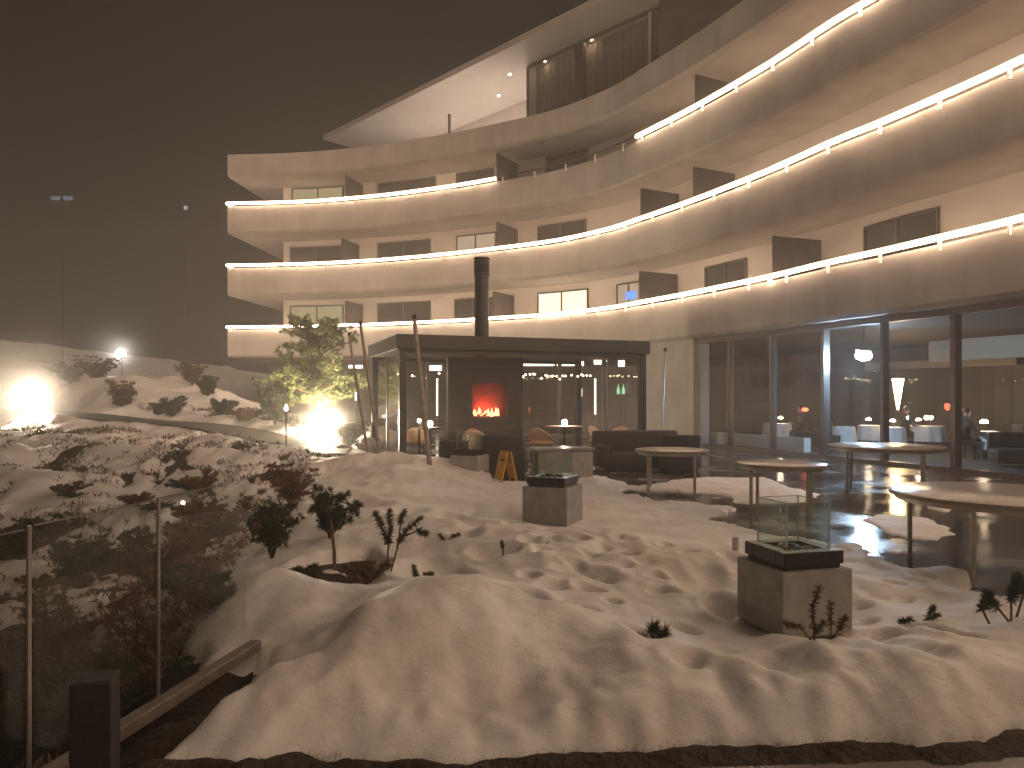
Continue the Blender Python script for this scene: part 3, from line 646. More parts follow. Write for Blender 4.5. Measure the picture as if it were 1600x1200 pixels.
# ---------------------------------------------------------------- restaurant furniture
def rest_table(x, y, r, label):
    t = empty('restaurant_table', (x, y, .013), 0, label, 'table', 'white-clothed tables in the restaurant')
    MB().tube([(0,0,0),(0,0,.70)], .04, 8).build('table_leg', M['blackmetal'], t)
    MB().lathe([(r,.70),(r,.725),(0,.726)], (0,0,0), 28).build('table_top', M['darkwood'], t)
    b = MB(); b.lathe([(0,.742),(r+.008,.740),(r+.03,.70),(r+.05,.52),(r+.07,.36),(r+.08,.26)], (0,0,0), 56, wob=.09, k=9); c = b.build('tablecloth', M['whitecloth'], None, smooth=True)
    c.location = (x, y, .013); tag(c, 'white cloth draped over '+label.replace('white-clothed ', 'the '), 'tablecloth', 'white tablecloths in the restaurant')
    return t
def candle_lamp(x, y, z, label, big=1, group='small table lamps in the restaurant'):
    t = empty('table_lamp', (x, y, z), 0, label, 'lamp', group)
    MB().lathe([(.045*big,0),(.045*big,.012),(.009,.02),(.009,.17*big),(0,.18*big)], (0,0,0), 14).build('lamp_stem', M['blackmetal'], t)
    MB().lathe([(.0,.24*big),(.035*big,.235*big),(.07*big,.20*big),(.075*big,.17*big),(0,.168*big)], (0,0,0), 18).build('lamp_shade', M['candle'], t, smooth=True)
    return t
def rchair(x, y, rz, label):
    t = empty('restaurant_chair', (x, y, .013), rz, label, 'chair', 'dark chairs at the restaurant tables')
    MB().bbox((0,0,.44), (.46,.46,.08), .02).build('seat', M['chairdark'], t, smooth=True)
    MB().bbox((0,-.22,.70), (.44,.05,.46), .02).build('backrest', M['chairdark'], t, smooth=True)
    for sx in (-.19,.19):
        for sy in (-.19,.19): MB().box((sx,sy,.20), (.035,.035,.40)).build('leg', M['chairdark'], t)
def person(x, y, rz, label, shirt=None):
    t = empty('person', (x, y, .013), rz, label, 'person')
    J = [(0,0,.52),(0,.02,.72),(0,.03,.95),(0,.03,1.06),(0,.06,1.14),      # pelvis chest shoulders neck head base
         (.17,.03,.98),(.25,.10,.78),(.20,.32,.77),(-.17,.03,.98),(-.25,.10,.78),(-.20,.32,.77),
         (.10,.10,.50),(.13,.42,.50),(.13,.45,.10),(.13,.56,.05),(-.10,.10,.50),(-.13,.42,.50),(-.13,.42,.10),(-.13,.53,.05)]
    R = [.15,.14,.13,.06,.055,.065,.05,.035,.065,.05,.035,.095,.07,.045,.035,.095,.07,.045,.035]
    Ed = [(0,1),(1,2),(2,3),(3,4),(2,5),(5,6),(6,7),(2,8),(8,9),(9,10),(0,11),(11,12),(12,13),(13,14),(0,15),(15,16),(16,17),(17,18)]
    me = bpy.data.meshes.new('body'); me.from_pydata(J, Ed, []); o = bpy.data.objects.new('body', me); C.objects.link(o); o.parent = t
    sk = o.modifiers.new('skin', 'SKIN'); sv = me.skin_vertices[0].data
    for i, r in enumerate(R): sv[i].radius = (r, r*.8 if i < 3 else r)
    sv[0].use_root = True; sb = o.modifiers.new('sub', 'SUBSURF'); sb.levels = 2; sb.render_levels = 2; me.materials.append(shirt or M['suit'])
    h = MB().lathe([(0,-.13),(.045,-.12),(.07,-.06),(.08,.0),(.078,.05),(.05,.10),(0,.12)], (0,.08,1.26), 18); h.lathe([(0,-.02),(.015,-.01),(.012,.02),(0,.03)], (0,.165,1.25), 8); h.build('head', M['skin'], t, smooth=True)
    MB().lathe([(.088,-.02),(.09,.03),(.07,.09),(.03,.125),(0,.13)], (0,.062,1.27), 18).build('hair', M['hair'], t, smooth=True)
    for s_ in (-1, 1):
        b = MB(); b.bbox((s_*.20,.35,.768), (.07,.08,.028), .01)
        for k in range(4): b.tube([(s_*(.175+.017*k),.385,.768),(s_*(.175+.017*k),.42,.772),(s_*(.175+.017*k),.45-.005*abs(k-1.5),.762)], .008, 6)
        b.tube([(s_*.165,.34,.768),(s_*.148,.37,.768),(s_*.142,.395,.763)], .009, 6); b.build('hand', M['skin'], t, smooth=True)
    return t
p = P(1360,664,24.0); rest_table(p.x, p.y, .34, 'white-clothed table below the blue-white floodlight'); candle_lamp(p.x-.06, p.y, .757, 'glowing lamp on the table under the blue-white floodlight')
p1 = P(1447,660,23.5); rest_table(p1.x, p1.y, .5, 'white-clothed table right of the cone lamp'); candle_lamp(p1.x-.3, p1.y-.1, .757, 'glowing lamp on the table right of the cone lamp')
p2 = P(1541,672,19.8); rest_table(p2.x, p2.y, .30, 'white-clothed table before the dark column'); candle_lamp(p2.x-.06, p2.y, .757, 'bright lamp on the table before the dark column', 1.3)
p3 = P(1318,664,23.0); rest_table(p3.x, p3.y, .30, 'white-clothed table just right of the blue-lit mullion')
p4 = P(1215,668,25.5); rest_table(p4.x, p4.y, .42, 'table deep in the room behind the long low bench'); candle_lamp(p4.x+.1, p4.y, .757, 'lamp on the table behind the long low bench'); 
p5 = P(1395,664,22.5); rest_table(p5.x, p5.y, .30, 'white-clothed table at the foot of the cone lamp'); candle_lamp(p5.x, p5.y, .757, 'lamp on the table at the foot of the cone lamp')
person(p2.x-.62, p2.y-.05, -1.5, 'person in dark clothes seated left of the table before the dark column'); rchair(p2.x-.66, p2.y-.05, -1.5, 'dark chair under the person left of the dark column')
person(p1.x-.75, p1.y-.1, -1.4, 'person in dark clothes seated between cone lamp and pale table'); rchair(p1.x-.8, p1.y-.1, -1.4, 'dark chair under the person beside the cone lamp')
person(p4.x+.75, p4.y-.3, 1.5, 'person in dark clothes seated behind the bench, left of the blue-lit mullion'); rchair(p4.x+.8, p4.y-.3, 1.5, 'dark chair under the person left of the blue-lit mullion')
rchair(p2.x+.65, p2.y, 1.6, 'empty dark chair right of the table before the dark column'); rchair(p3.x-.55, p3.y-.3, -1.0, 'empty dark chair left of the table by the blue-lit mullion')
rchair(p.x+.6, p.y+.2, 1.7, 'empty dark chair under the blue-white floodlight')
a = P(1258,643,25); r = empty('red_lantern', a, 0, 'small glowing red lantern behind the glass, left of the blue-lit mullion', 'lantern')
MB().lathe([(0,0),(.09,.02),(.11,.07),(.07,.12),(0,.13)], (0,0,0), 14).build('glass_globe', M['redlight'], r, smooth=True); MB().tube([(0,0,-a.z+.013),(0,0,0)], .02, 6).build('stand', M['blackmetal'], r)
b = MB(); a = P(1590,705,17.6); sf = empty('restaurant_sofa', (a.x+.3, a.y, .013), -.3, 'low dark sofa at the right end of the restaurant window', 'sofa')
MB().bbox((0,0,.25), (1.6,.8,.36), .08).build('seat', M['chairdark'], sf, smooth=True); MB().bbox((0,.36,.55), (1.6,.2,.5), .08).build('backrest', M['chairdark'], sf, smooth=True)

# ---------------------------------------------------------------- glass pavilion with open fire
PA = Vector((-2.72,17.8,0)); PB = Vector((3.67,20.1,0)); pu = (PB-PA).normalized(); PL = (PB-PA).length; pv = Vector((-pu.y, pu.x, 0)); PW = 4.3
pav = empty('pavilion', PA, math.atan2(pu.y, pu.x), 'dark framed glass pavilion with flat roof in front of the hotel', 'pavilion')
def pb(c, d, name, m, par=None, bev=0): 
    b = MB(); (b.bbox(c, d, bev) if bev else b.box(c, d)); return b.build(name, m, par or pav)
pb((PL/2, PW/2, 3.02), (PL+.16, PW+.16, .36), 'roof', M['darkmetal'], bev=.02)
pb((PL/2, PW/2, .03), (PL-.02, PW-.02, .05), 'floor', M['paving'])
for x, y in ((.09,.09),(PL-.09,.09),(.09,PW-.09),(PL-.09,PW-.09),(PL*.60,PW-.09)): pb((x,y,1.44), (.18,.18,2.78), 'post', M['darkmetal'], bev=.01)
for y in (.09, PW-.09):
    pb((PL/2,y,2.785), (PL-.37,.14,.10), 'beam', M['darkmetal'])
    for k in range(4):
        x0 = .19+(PL-.38)*k/4; pb((x0+(PL-.38)/8, y, 1.40), ((PL-.38)/4-.03,.012,2.66), 'glass_panel', M['glass'])
for x in (.09, PL-.09):
    for k in range(2): pb((x, .19+(PW-.38)*(k+.5)/2, 1.40), (.012,(PW-.38)/2-.03,2.66), 'glass_panel', M['glass'])
    pb((x, PW/2, 1.40), (.05,.05,2.66), 'post', M['frame'])
# fireplace
inv = Matrix.Rotation(-pav.rotation_euler.z, 3, 'Z')
def loc(px, py, Y): return inv @ (P(px, py, Y)-PA)
f0 = loc(757, 620, 20.6); f0.z = 0
fp = empty('fireplace', PA+Matrix.Rotation(pav.rotation_euler.z, 3, 'Z') @ f0, pav.rotation_euler.z-.15, 'black steel fireplace with a red fire burning inside the pavilion', 'fireplace')
fb = lambda c, d, n, m: MB().box(c, d).build(n, m, fp)
fb((-.72,0,1.42), (.66,.55,2.70), 'side_panel', M['darkmetal']); fb((.82,0,1.42), (.44,.55,2.70), 'side_panel', M['darkmetal'])
fb((.105,0,.60), (.98,.55,1.05), 'base', M['darkmetal']); fb((.105,0,2.42), (.98,.55,.69), 'hood', M['darkmetal'])
fb((.105,.26,1.60), (.98,.03,.93), 'fire_back', M['brick'])
fb((.105,-.28,1.60), (.96,.012,.90), 'fire_glass', M['glass'])
b = MB(); random.seed(3)
for k in range(26):
    x = -.28+.72*random.random()-.02; h = .05+.20*random.random()**2; y = -.06+.2*random.random(); b.lathe([(.03,0),(.035,.03),(.02,h*.6),(0,h)], (x,y,1.155), 6)
b.build('flames', M['flame'], fp, smooth=True)
b = MB()
for k in range(5): b.tube([(-.35+.16*k,-.05,1.16),(-.2+.15*k,.1,1.22)], .035, 8)
b.build('logs', M['blackmetal'], fp)
pl_ = point('fire_light', (0.02,-.02,1.32), 26, (1,.10,.05), .12, fp)
b = MB().tube([(0,0,2.78),(0,0,5.55)], .20, 24)
for k in range(6): b.lathe([(.20,0),(.225,.02),(.225,.05),(.20,.07)], (0,0,5.05+.09*k), 24)
b.lathe([(.27,0),(.27,.04),(.2,.08)], (0,0,3.21), 24); ch = b.build('chimney', M['darkmetal'], fp, smooth=True); ch.location = (-.08,.0,0)
# pavilion furniture
def shell_chair(x, y, rz, label, z=.06):
    t = empty('shell_chair', (x, y, z), rz, label, 'chair', 'cream shell chairs in the pavilion')
    b = MB(); nu, nv = 22, 10; vs = []
    for i in range(nu+1):
        a = math.pi*(-.12+1.24*i/nu)
        for j in range(nv+1):
            q = j/nv; rr = .10+.27*q**.6; top = .34+.34*max(0, math.sin(a))**1.4*q+.10*q
            vs.append((rr*math.cos(a)*1.05, rr*math.sin(a), top if j else .34))
    fs = [(i*(nv+1)+j, (i+1)*(nv+1)+j, (i+1)*(nv+1)+j+1, i*(nv+1)+j+1) for i in range(nu) for j in range(nv)]
    b.add(vs, fs); sh = b.build('shell', M['cream'], t, smooth=True); so_ = sh.modifiers.new('th', 'SOLIDIFY'); so_.thickness = .025
    MB().lathe([(.30,.34),(.33,.38),(.30,.43),(0,.44)], (0,.02,0), 24).build('seat_cushion', M['cream'], t, smooth=True)
    for sx in (-1, 1):
        for sy in (-1, 1): MB().tube([(sx*.12,sy*.12,.34),(sx*.24,sy*.24,0)], .014, 8).build('leg', M['blackmetal'], t)
def gx(px, Y): return (px-800)/F*Y
shell_chair(gx(745,18.9), 18.9, .4, 'cream shell chair below the fire')
shell_chair(gx(848,20.0), 20.0, 2.6, 'cream shell chair left of the white lamp in the pavilion')
shell_chair(gx(940,19.8), 19.8, .9, 'cream shell chair nearest the pavilion\'s right end, high back', .12)
shell_chair(gx(962,20.9), 20.9, -.7, 'cream shell chair half hidden behind the dark sofa')
shell_chair(gx(652,20.0), 20.0, .3, 'pale shell chair behind the leaning pole')
def side_table(x, y, r, h, label, m):
    t = empty('side_table', (x, y, .055), 0, label, 'table', 'low tables inside the pavilion')
    MB().lathe([(r,h-.03),(r,h),(0,h)], (0,0,0), 28).build('table_top', m, t); MB().tube([(0,0,0),(0,0,h-.03)], .03, 8).build('table_leg', M['blackmetal'], t); MB().lathe([(r*.6,0),(r*.6,.02),(.03,.03)], (0,0,0), 20).build('table_foot', M['blackmetal'], t)
def globe(px, py, Y, r, label, m, zt=None):
    a = P(px, py, Y); t = empty('globe_lamp', (a.x, a.y, a.z-r-.02), 0, label, 'lamp', 'round glowing lamps in the pavilion')
    MB().lathe([(0,0)]+[(r*math.sin(math.pi*k/8), r-r*math.cos(math.pi*k/8)) for k in range(1,8)]+[(0,2*r)], (0,0,.02), 16).build('globe', m, t, smooth=True)
    MB().lathe([(.06,0),(.06,.02),(0,.021)], (0,0,0), 14).build('lamp_foot', M['blackmetal'], t); return a.z-r-.02
M['globe'] = emat('pavilion_globe', (1.0,.83,.60), 150)
z = globe(672,662,18.9,.07,'brightest globe lamp behind the leaning pole on the pavilion\'s left',M['globe']); side_table(gx(672,18.9),18.9,.28,z-.055,'side table under the brightest globe lamp',M['darkwood'])
z = globe(655,657,19.6,.045,'smaller globe lamp left of the brightest one',M['candle']); side_table(gx(655,19.6),19.6,.2,z-.055,'side table under the smaller globe lamp',M['darkwood'])
z = globe(882,660,20.3,.075,'globe lamp before the pale table, right of the fireplace',M['globe']); side_table(gx(882,20.3),20.3,.5,z-.055,'wide pale table under the right globe lamp',M['cornice'])
# row of glowing dots standing in for reflected candle and ceiling lights
sl = empty('reflection_row', PA, pav.rotation_euler.z, 'long row of small warm dots standing in for reflected lights in the pavilion', 'reflected lights')
b = MB(); pts = []; random.seed(5); bulbs = []
for k in range(61):
    x = .45+(PL-.9)*k/60; sag = .07*abs(math.sin(x*2.1)); pts.append((x, 2.6, 2.42-sag*.8-.02))
b.tube(pts, .006, 4); b.build('dot_cable', M['blackmetal'], sl)
for k, p in enumerate(pts):
    if (p[0] < 2.9 and k % 4) or random.random() < .15: continue
    zz = p[2]-.03-.05*random.random()*(k % 3); yy = p[1]
    MB().lathe([(0,0),(.022,.012),(.026,.03),(.012,.05),(0,.052)], (p[0]+random.uniform(-.03,.03),yy,zz-.04), 8).build('light_dot', M['light_dot'], sl, smooth=True)
# covered lounge furniture outside the pavilion
def lounge(px, Y, wd, dp, h, rz, label, name='lounge_sofa'):
    t = empty(name, (gx(px, Y), Y, .0), rz, label, 'sofa', 'dark outdoor sofas around the pavilion')
    MB().bbox((0,0,.22), (wd,dp,.36), .06).build('seat', M['darkfab'], t, smooth=True)
    MB().bbox((0,dp/2-.1,h/2+.08), (wd,.22,h-.12), .07).build('backrest', M['darkfab'], t, smooth=True)
    for sx in (-1, 1): MB().bbox((sx*(wd/2-.09),-.12,h*.38), (.18,dp-.28,h*.6), .06).build('armrest', M['darkfab'], t, smooth=True)
    for sx in (-1, 1):
        for sy in (-1, 1): MB().box((sx*(wd/2-.1),sy*(dp/2-.1),.02), (.05,.05,.05)).build('leg', M['blackmetal'], t)
    return t
lounge(1000, 17.2, 2.1, .95, .86, 3.3+math.pi, 'long dark covered sofa right of the pavilion behind the round table')
lounge(1062, 16.4, .85, .8, .80, -.4, 'dark armchair at the right end of the long sofa')
lounge(787, 15.6, .95, .9, .86, 3.0, 'dark armchair behind the yellow floor sign')
lounge(724, 16.4, .8, .8, .70, 2.6, 'low dark armchair between mound and fireplace')
bx = empty('planter_bench', (gx(878,15.2), 15.2, 0), .2, 'pale concrete block bench in front of the pavilion with a lamp\'s sheen on it', 'bench')
MB().bbox((0,0,.29), (1.15,.6,.56), .012).build('base', M['concrete'], bx); MB().bbox((0,0,.61), (1.22,.66,.06), .01).build('seat', M['granite'], bx)

# ---------------------------------------------------------------- fire tables
def fire_table(x, y, z, wd, h, rz, label, gh=.36, tubes=False):
    t = empty('fire_table', (x, y, z), rz, label, 'fire table', 'square concrete fire tables with glass wind guards')
    MB().bbox((0,0,h/2), (wd,wd,h), .008).build('base', M['concrete'], t)
    tw = wd*.86; b = MB()
    b.bbox((0,0,h+.015), (wd*.8,wd*.8,.036), .004).build('lower_tray', M['blackmetal'], t)
    b = MB(); q = tw/2-.05
    for sx, sy, lx, ly in ((0,-q,tw,.10),(0,q,tw,.10),(-q,0,.10,tw-.2),(q,0,.10,tw-.2)): b.bbox((sx,sy,h+.078), (lx,ly,.095), .006)
    b.build('burner_frame', M['blackmetal'], t)
    b = MB(); random.seed(int(x*10))
    for k in range(26): 
        a = random.random()*6.28; r_ = random.random()*q*.75; s_ = random.uniform(.025,.05)
        b.lathe([(0,-s_*.6),(s_,-s_*.2),(s_*.8,s_*.5),(0,s_*.8)], (r_*math.cos(a), r_*math.sin(a), h+.07+.03*(1-r_/q)*random.random()*2), 6)
    b.build('lava_stones', M['blackmetal'], t)
    gq = tw/2-.07
    for k in range(4):
        a = k*math.pi/2; c = Vector((math.sin(a)*gq, -math.cos(a)*gq, h+.10+gh/2)); MB().box(c, (2*gq-.02,.010,gh), a).build('glass_guard', M['glassg'], t)
        MB().box((math.sin(a+.785)*gq*1.414, -math.cos(a+.785)*gq*1.414, h+.10+gh/2), (.010,.010,gh)).build('guard_corner', M['frost'], t)
        MB().box(c+Vector((0,0,gh/2+.004)), (2*gq,.010,.006), a).build('guard_top_edge', M['frost'], t)
    if tubes:
        for sx in (-1, 1): MB().tube([(sx*.2,-.1,h+.1),(sx*.2,-.1,h+.42)], .05, 14).build('glass_cylinder', M['frost'], t)
    return t
c15, s15 = math.cos(.262), math.sin(.262)
def ft(px, Y, wd, h, rz, z, label, **k):
    fc = Vector((gx(px, Y), Y)); c, s = math.cos(rz), math.sin(rz); ctr = fc+Vector((c, s))*wd/2+Vector((-s, c))*wd/2
    return fire_table(ctr.x, ctr.y, z, wd, h, rz, label, **k)
ft(1223, 5.08, .57, .46, .262, 0.0, 'nearest concrete fire table, standing in the snow with snow stains on its front')
ft(886, 9.35, .62, .53, 1.15, -.02, 'middle concrete fire table with glass guard, black tray and snow up to its foot')
ft(746, 14.6, .60, .50, 1.2, 0, 'farthest concrete fire table behind the snow mound, with two glass cylinders', tubes=True)
tag(MB().tube([G(1149,868,.08), G(1149,868,.08)+Vector((0,0,.19))], .033, 14).build('bollard', M['steel']), 'short steel cylinder stub poking from the snow left of the nearest fire table', 'bollard')

# ---------------------------------------------------------------- round outdoor tables
def round_table(x, y, r, h, rz, label, legr=.024, legs=4):
    t = empty('round_table', (x, y, 0), rz, label, 'table', 'round metal-legged tables on the wet terrace')
    MB().lathe([(r-.02,h-.045),(r,h-.04),(r,h-.004),(r-.006,h),(0,h)], (0,0,0), 64).build('table_top', M['granite'], t, smooth=True)
    MB().lathe([(r-.06,h-.085),(r-.05,h-.085),(r-.05,h-.046),(r-.06,h-.046)], (0,0,0), 48).build('apron', M['tableleg'], t)
    for k in range(legs):
        a = 2*math.pi*k/legs; q = r*.86; MB().tube([(q*math.cos(a), q*math.sin(a), 0), (q*math.cos(a), q*math.sin(a), h-.046)], legr, 10).build('leg', M['tableleg'], t, smooth=True)
    return t
round_table(2.80, 12.9, .64, .76, .55, 'round table farthest left, in front of the dark sofa')
round_table(3.68, 10.05, .585, .78, .35, 'round table second from left, standing by the elongated snow patch')
round_table(6.90, 13.6, 1.0, .78, .3, 'large round table close to the restaurant window, lamp reflected on it')
round_table(4.70, 7.05, .97, .76, .72, 'nearest round table, cut by the right edge of the picture')

# ---------------------------------------------------------------- A-shaped floor sign
sg = empty('wet_floor_sign', (gx(790,14.4), 14.4, 0), .35, 'yellow folding wet-floor sign on the paving behind the snow', 'floor sign')
for k in (-1, 1):
    b = MB(); R = Matrix.Rotation(k*.0, 3, 'X')
    for sx in (-1, 1): b.box((sx*.105, k*.0, .31), (.05, .022, .64), 0, Matrix.Rotation(sx*.0, 3, 'Y'))
b = MB()
for k in (-1, 1):
    T = Matrix.Rotation(k*.24, 3, 'Y'); o = MB(); c = Vector((k*.105, 0, .31))
    o.bbox((0,0,0), (.03,.30,.62), .008)
    for y_ in (-1, 1): pass
    # frame of the leaf: two stiles, top and lower cross bar
    o = MB()
    for y_ in (-.125, .125): o.box((0,y_,-.0), (.022,.05,.64))
    o.box((0,0,.24), (.020,.20,.16)); o.box((0,0,-.06), (.014,.20,.36))
    o.v = [tuple(T.inverted() @ Vector(v)+c) for v in o.v]; o.build('leaf', M['yellow'], sg)
MB().tube([(0,-.16,.615),(0,.16,.615)], .022, 10).build('hinge', M['blackplastic'], sg)
sg.rotation_euler.z = .55

# ---------------------------------------------------------------- leaning poles
def pole(px0, py0, px1, py1, Y, r, label, Y2=None, cap=False):
    a = P(px1, py1, Y); a.z = hz(a.x, a.y)-.05; b_ = P(px0, py0, Y2 or Y+.4)
    t = empty('leaning_pole', a, 0, label, 'pole', 'tall poles stuck in the snow')
    d = b_-a; MB().tube([Vector((0,0,0)), d*.25, d*.5, d*.75, d], [r, r*.96, r*.9, r*.84, r*.78], 10).build('pole', M['wood'], t, smooth=True)
    MB().lathe([(r*.95,0),(r*.95,.06),(r*.5,.09),(0,.092)], d*.985, 10).build('end_cap', M['blackmetal'], t)
pole(545,522,576,712,16.3,.034,'leaning pole farthest left, thinnest and shortest of the three by the tree')
pole(563,505,595,706,16.2,.045,'leaning pole second from left, just left of the pavilion')
pole(647,495,672,722,14.3,.05,'thick leaning pole in front of the pavilion\'s left end')
a = P(1033,672,21.5); a.z = 0; b_ = P(1040,532,22.0)
t = empty('leaning_pole', a, 0, 'thin pale pole leaning by the white pillar right of the pavilion', 'pole', 'tall poles stuck in the snow')
MB().tube([(0,0,0), b_-a], .03, 8).build('pole', M['steel'], t); MB().tube([(b_-a)*.90, (b_-a)*.93], .05, 8).build('collar', M['blackmetal'], t)

# ---------------------------------------------------------------- glass fence, kerb and post in the left foreground
F0 = Vector((-2.10,2.25,.16)); F1 = Vector((-1.645,4.70,.18)); fd = (F1-F0)
fa = math.atan2(fd.y, fd.x)
fence = empty('glass_fence', (0,0,0), 0, 'frameless glass fence with thin steel posts left of the snow bank', 'fence')
def fpt(t, z=0): p = F0.lerp(F1, t); p.z += z; return p
ts = [(2.99-2.25)/2.45-.62, (2.99-2.25)/2.45, (3.78-2.25)/2.45, (4.62-2.25)/2.45]
for t_ in ts[:3]: MB().box(fpt(t_, .48), (.011,.018,1.02), fa-math.pi/2).build('fence_post', M['steel'], fence)
for i in range(3):
    c = fpt((ts[i]+ts[i+1])/2, .50); L_ = (ts[i+1]-ts[i])*fd.length-.05; MB().box(c, (L_,.010,.96), fa).build('glass_panel', M['glassw'], fence)
    MB().box(fpt((ts[i]+ts[i+1])/2, .984), (L_,.012,.004), fa).build('top_edge', M['frame'], fence)
kb = MB().bbox(fpt(.45, -.08), (fd.length*1.12,.075,.07), .01, fa).build('timber_kerb', M['kerb']); tag(kb, 'wet timber kerb beam running under the glass fence', 'kerb')
wp = MB(); wp.bbox(G(145,1262,.02)+Vector((.01,.0,.25)), (.15,.15,.56), .008, .25); o = wp.build('wooden_post', M['darkwood']); tag(o, 'short dark square timber post in front of the kerb beam', 'post')

# ---------------------------------------------------------------- plants
def tuft(b, c, d, r, n, wd, rng):
    n = int(n*1.7); wd *= .55
    d = Vector(d).normalized()
    for k in range(n):
        v = (d*rng.uniform(.25,1.0)+Vector((rng.gauss(0,.6), rng.gauss(0,.6), rng.gauss(0,.6)))).normalized(); l = r*rng.uniform(.6,1.1)
        s_ = v.cross(Vector((rng.gauss(0,1), rng.gauss(0,1), rng.gauss(0,1)))).normalized()*wd
        p0 = Vector(c)-v*l*.15; p1 = p0+v*l*.6; p2 = p0+v*l
        b.add([p0-s_*.5, p0+s_*.5, p1+s_, p1-s_, p2], [(0,1,2,3),(3,2,4)])
def plant(name, x, y, h, sp, label, cat, leafmat, bark='barkdark', n=7, tl=.09, tw=.007, tn=26, dens=4, seed=1, group=None, z=None, bend=.3, up=.6, stemr=.012, lower=.3, capsnow=False):
    rng = random.Random(seed); z = hz(x, y)-.02 if z is None else z
    t = empty(name, (x, y, z), 0, label, cat, group); S = MB(); Lf = MB()
    for k in range(n):
        a = 2*math.pi*(k+rng.random()*.7)/n; hh = h*rng.uniform(.6,1.0); out = sp*rng.uniform(.25,1)
        if n == 1: out = sp*.1
        pts = [Vector((0,0,0))]; steps = 6
        for i in range(1, steps+1):
            f = i/steps; pts.append(Vector((math.cos(a)*out*f**1.2+rng.gauss(0,.02)*h, math.sin(a)*out*f**1.2+rng.gauss(0,.02)*h, hh*(f**(.8)))))
        S.tube(pts, [stemr*(1-.75*i/steps) for i in range(steps+1)], 6)
        for i in range(1, steps+1):
            f = i/steps
            if f < lower: continue
            for q in range(dens):
                an = rng.random()*6.28; l = h*rng.uniform(.08,.24)*(1.25-f*.6); dv = Vector((math.cos(an), math.sin(an), rng.uniform(0,up)))
                e = pts[i]+dv*l; S.tube([pts[i], pts[i].lerp(e, .6)+Vector((0,0,.01)), e], [stemr*.35, stemr*.25, stemr*.15], 4)
                tuft(Lf, e, dv+Vector((0,0,.4)), tl, tn, tw, rng); tuft(Lf, pts[i].lerp(e, .5), dv, tl*.8, tn//2, tw, rng)
            tuft(Lf, pts[i], pts[i]-pts[i-1], tl, tn, tw, rng)
    S.build('stems', M[bark], t); Lf.build('foliage', M[leafmat], t)
    return t
def gpl(px, py, z=.1): q = G(px, py, z); return q.x, q.y
GR = 'shrubs growing out of the snow'
# young conifers in the hollow
x, y = gpl(519,900,.06); y += .1
t = empty('pine_sapling', (x, y, hz(x, y)-.03), 0, 'young pine with a bare stem and round crown rising from the dark hollow', 'sapling'); rng = random.Random(4); S = MB(); Lf = MB()
S.tube([(0,0,0),(-.005,0,.2),(-.03,0,.42),(-.05,0,.62),(-.06,0,.74)], [.018,.016,.014,.01,.005], 8)
for p_, e in (((-.02,0,.36),(.14,-.02,.56)),((.05,0,.42),(.20,.03,.60)),((-.04,0,.55),(-.18,.05,.66)),((-.05,0,.58),(.06,.04,.72)),((-.05,0,.62),(-.12,-.05,.76)),((-.03,0,.5),(.05,-.06,.60)),((-.05,0,.6),(-.20,0,.58))):
    S.tube([p_, (Vector(p_)+Vector(e))/2+Vector((0,0,-.01)), e], [.008,.006,.004], 5)
    for q in range(5): c_ = Vector(p_).lerp(Vector(e), .55+.12*q)+Vector((rng.gauss(0,.02), rng.gauss(0,.02), rng.gauss(0,.02))); tuft(Lf, c_, Vector(e)-Vector(p_), .085, 38, .004, rng)
for q in range(22): tuft(Lf, Vector((-.07+rng.gauss(0,.07), rng.gauss(0,.06), .66+rng.gauss(0,.06))), (rng.gauss(0,.4), rng.gauss(0,.4), .8), .08, 30, .004, rng)
S.build('stem', M['bark'], t, smooth=True); Lf.build('foliage', M['green'], t)
def sprig(x, y, stems, label, seed, leaf='green', r=.07, n=32, sub=None, z=None, sr=.009):
    t = empty('conifer_sprig', (x, y, (hz(x, y) if z is None else z)-.02), 0, label, 'sprig', 'small conifer sprigs poking out of the snow'); rng = random.Random(seed); S = MB(); Lf = MB()
    for st in stems:
        pts = [Vector(p_) for p_ in st]; k = len(pts); S.tube(pts, [sr*(1-.6*i/k) for i in range(k)], 6)
        for i in range(1, k):
            for q in range(4):
                f = q/4+.25
                if i == 1 and k > 2 and q < 3: continue
                tuft(Lf, pts[i-1].lerp(pts[i], f), pts[i]-pts[i-1], r, n, .0045, rng)
    S.build('stem', M['bark'], t, smooth=True); Lf.build('needles', M[leaf], t); return t
x, y = gpl(605,903,.1)
sprig(x, y, [[(0,0,0),(.01,0,.25),(-.05,0,.40),(-.10,.02,.50)],[(0,0,0),(.01,0,.25),(.03,-.02,.38),(.02,0,.52)],[(.03,0,0),(.10,0,.25),(.16,0,.36),(.28,.02,.46)],[(.10,0,.25),(.11,.04,.42),(.14,.02,.52)],[(.16,0,.32),(.26,0,.36),(.33,0,.34)]], 'two-stemmed conifer sprig with spread tufts right of the hollow', 11)
x, y = gpl(652,903,.1); sprig(x, y, [[(0,0,0),(.0,0,.10),(-.03,0,.19)],[(0,0,.05),(.06,0,.12),(.12,0,.13)],[(0,0,.05),(-.02,0,.14)]], 'small dark sprig right of the two-stemmed one', 12, r=.05)
x, y = gpl(697,858,.15); sprig(x, y, [[(0,0,0),(.06,0,.05),(.12,0,.07)],[(0,0,0),(-.06,0,.06)]], 'tiny sprig lying on the snow above the footprints', 13, r=.05, n=20)
x, y = gpl(786,885,.1); sprig(x, y, [[(0,0,0),(.0,0,.08),(-.01,0,.14)]], 'tiny upright tuft standing in a footprint', 14, r=.04, n=24)
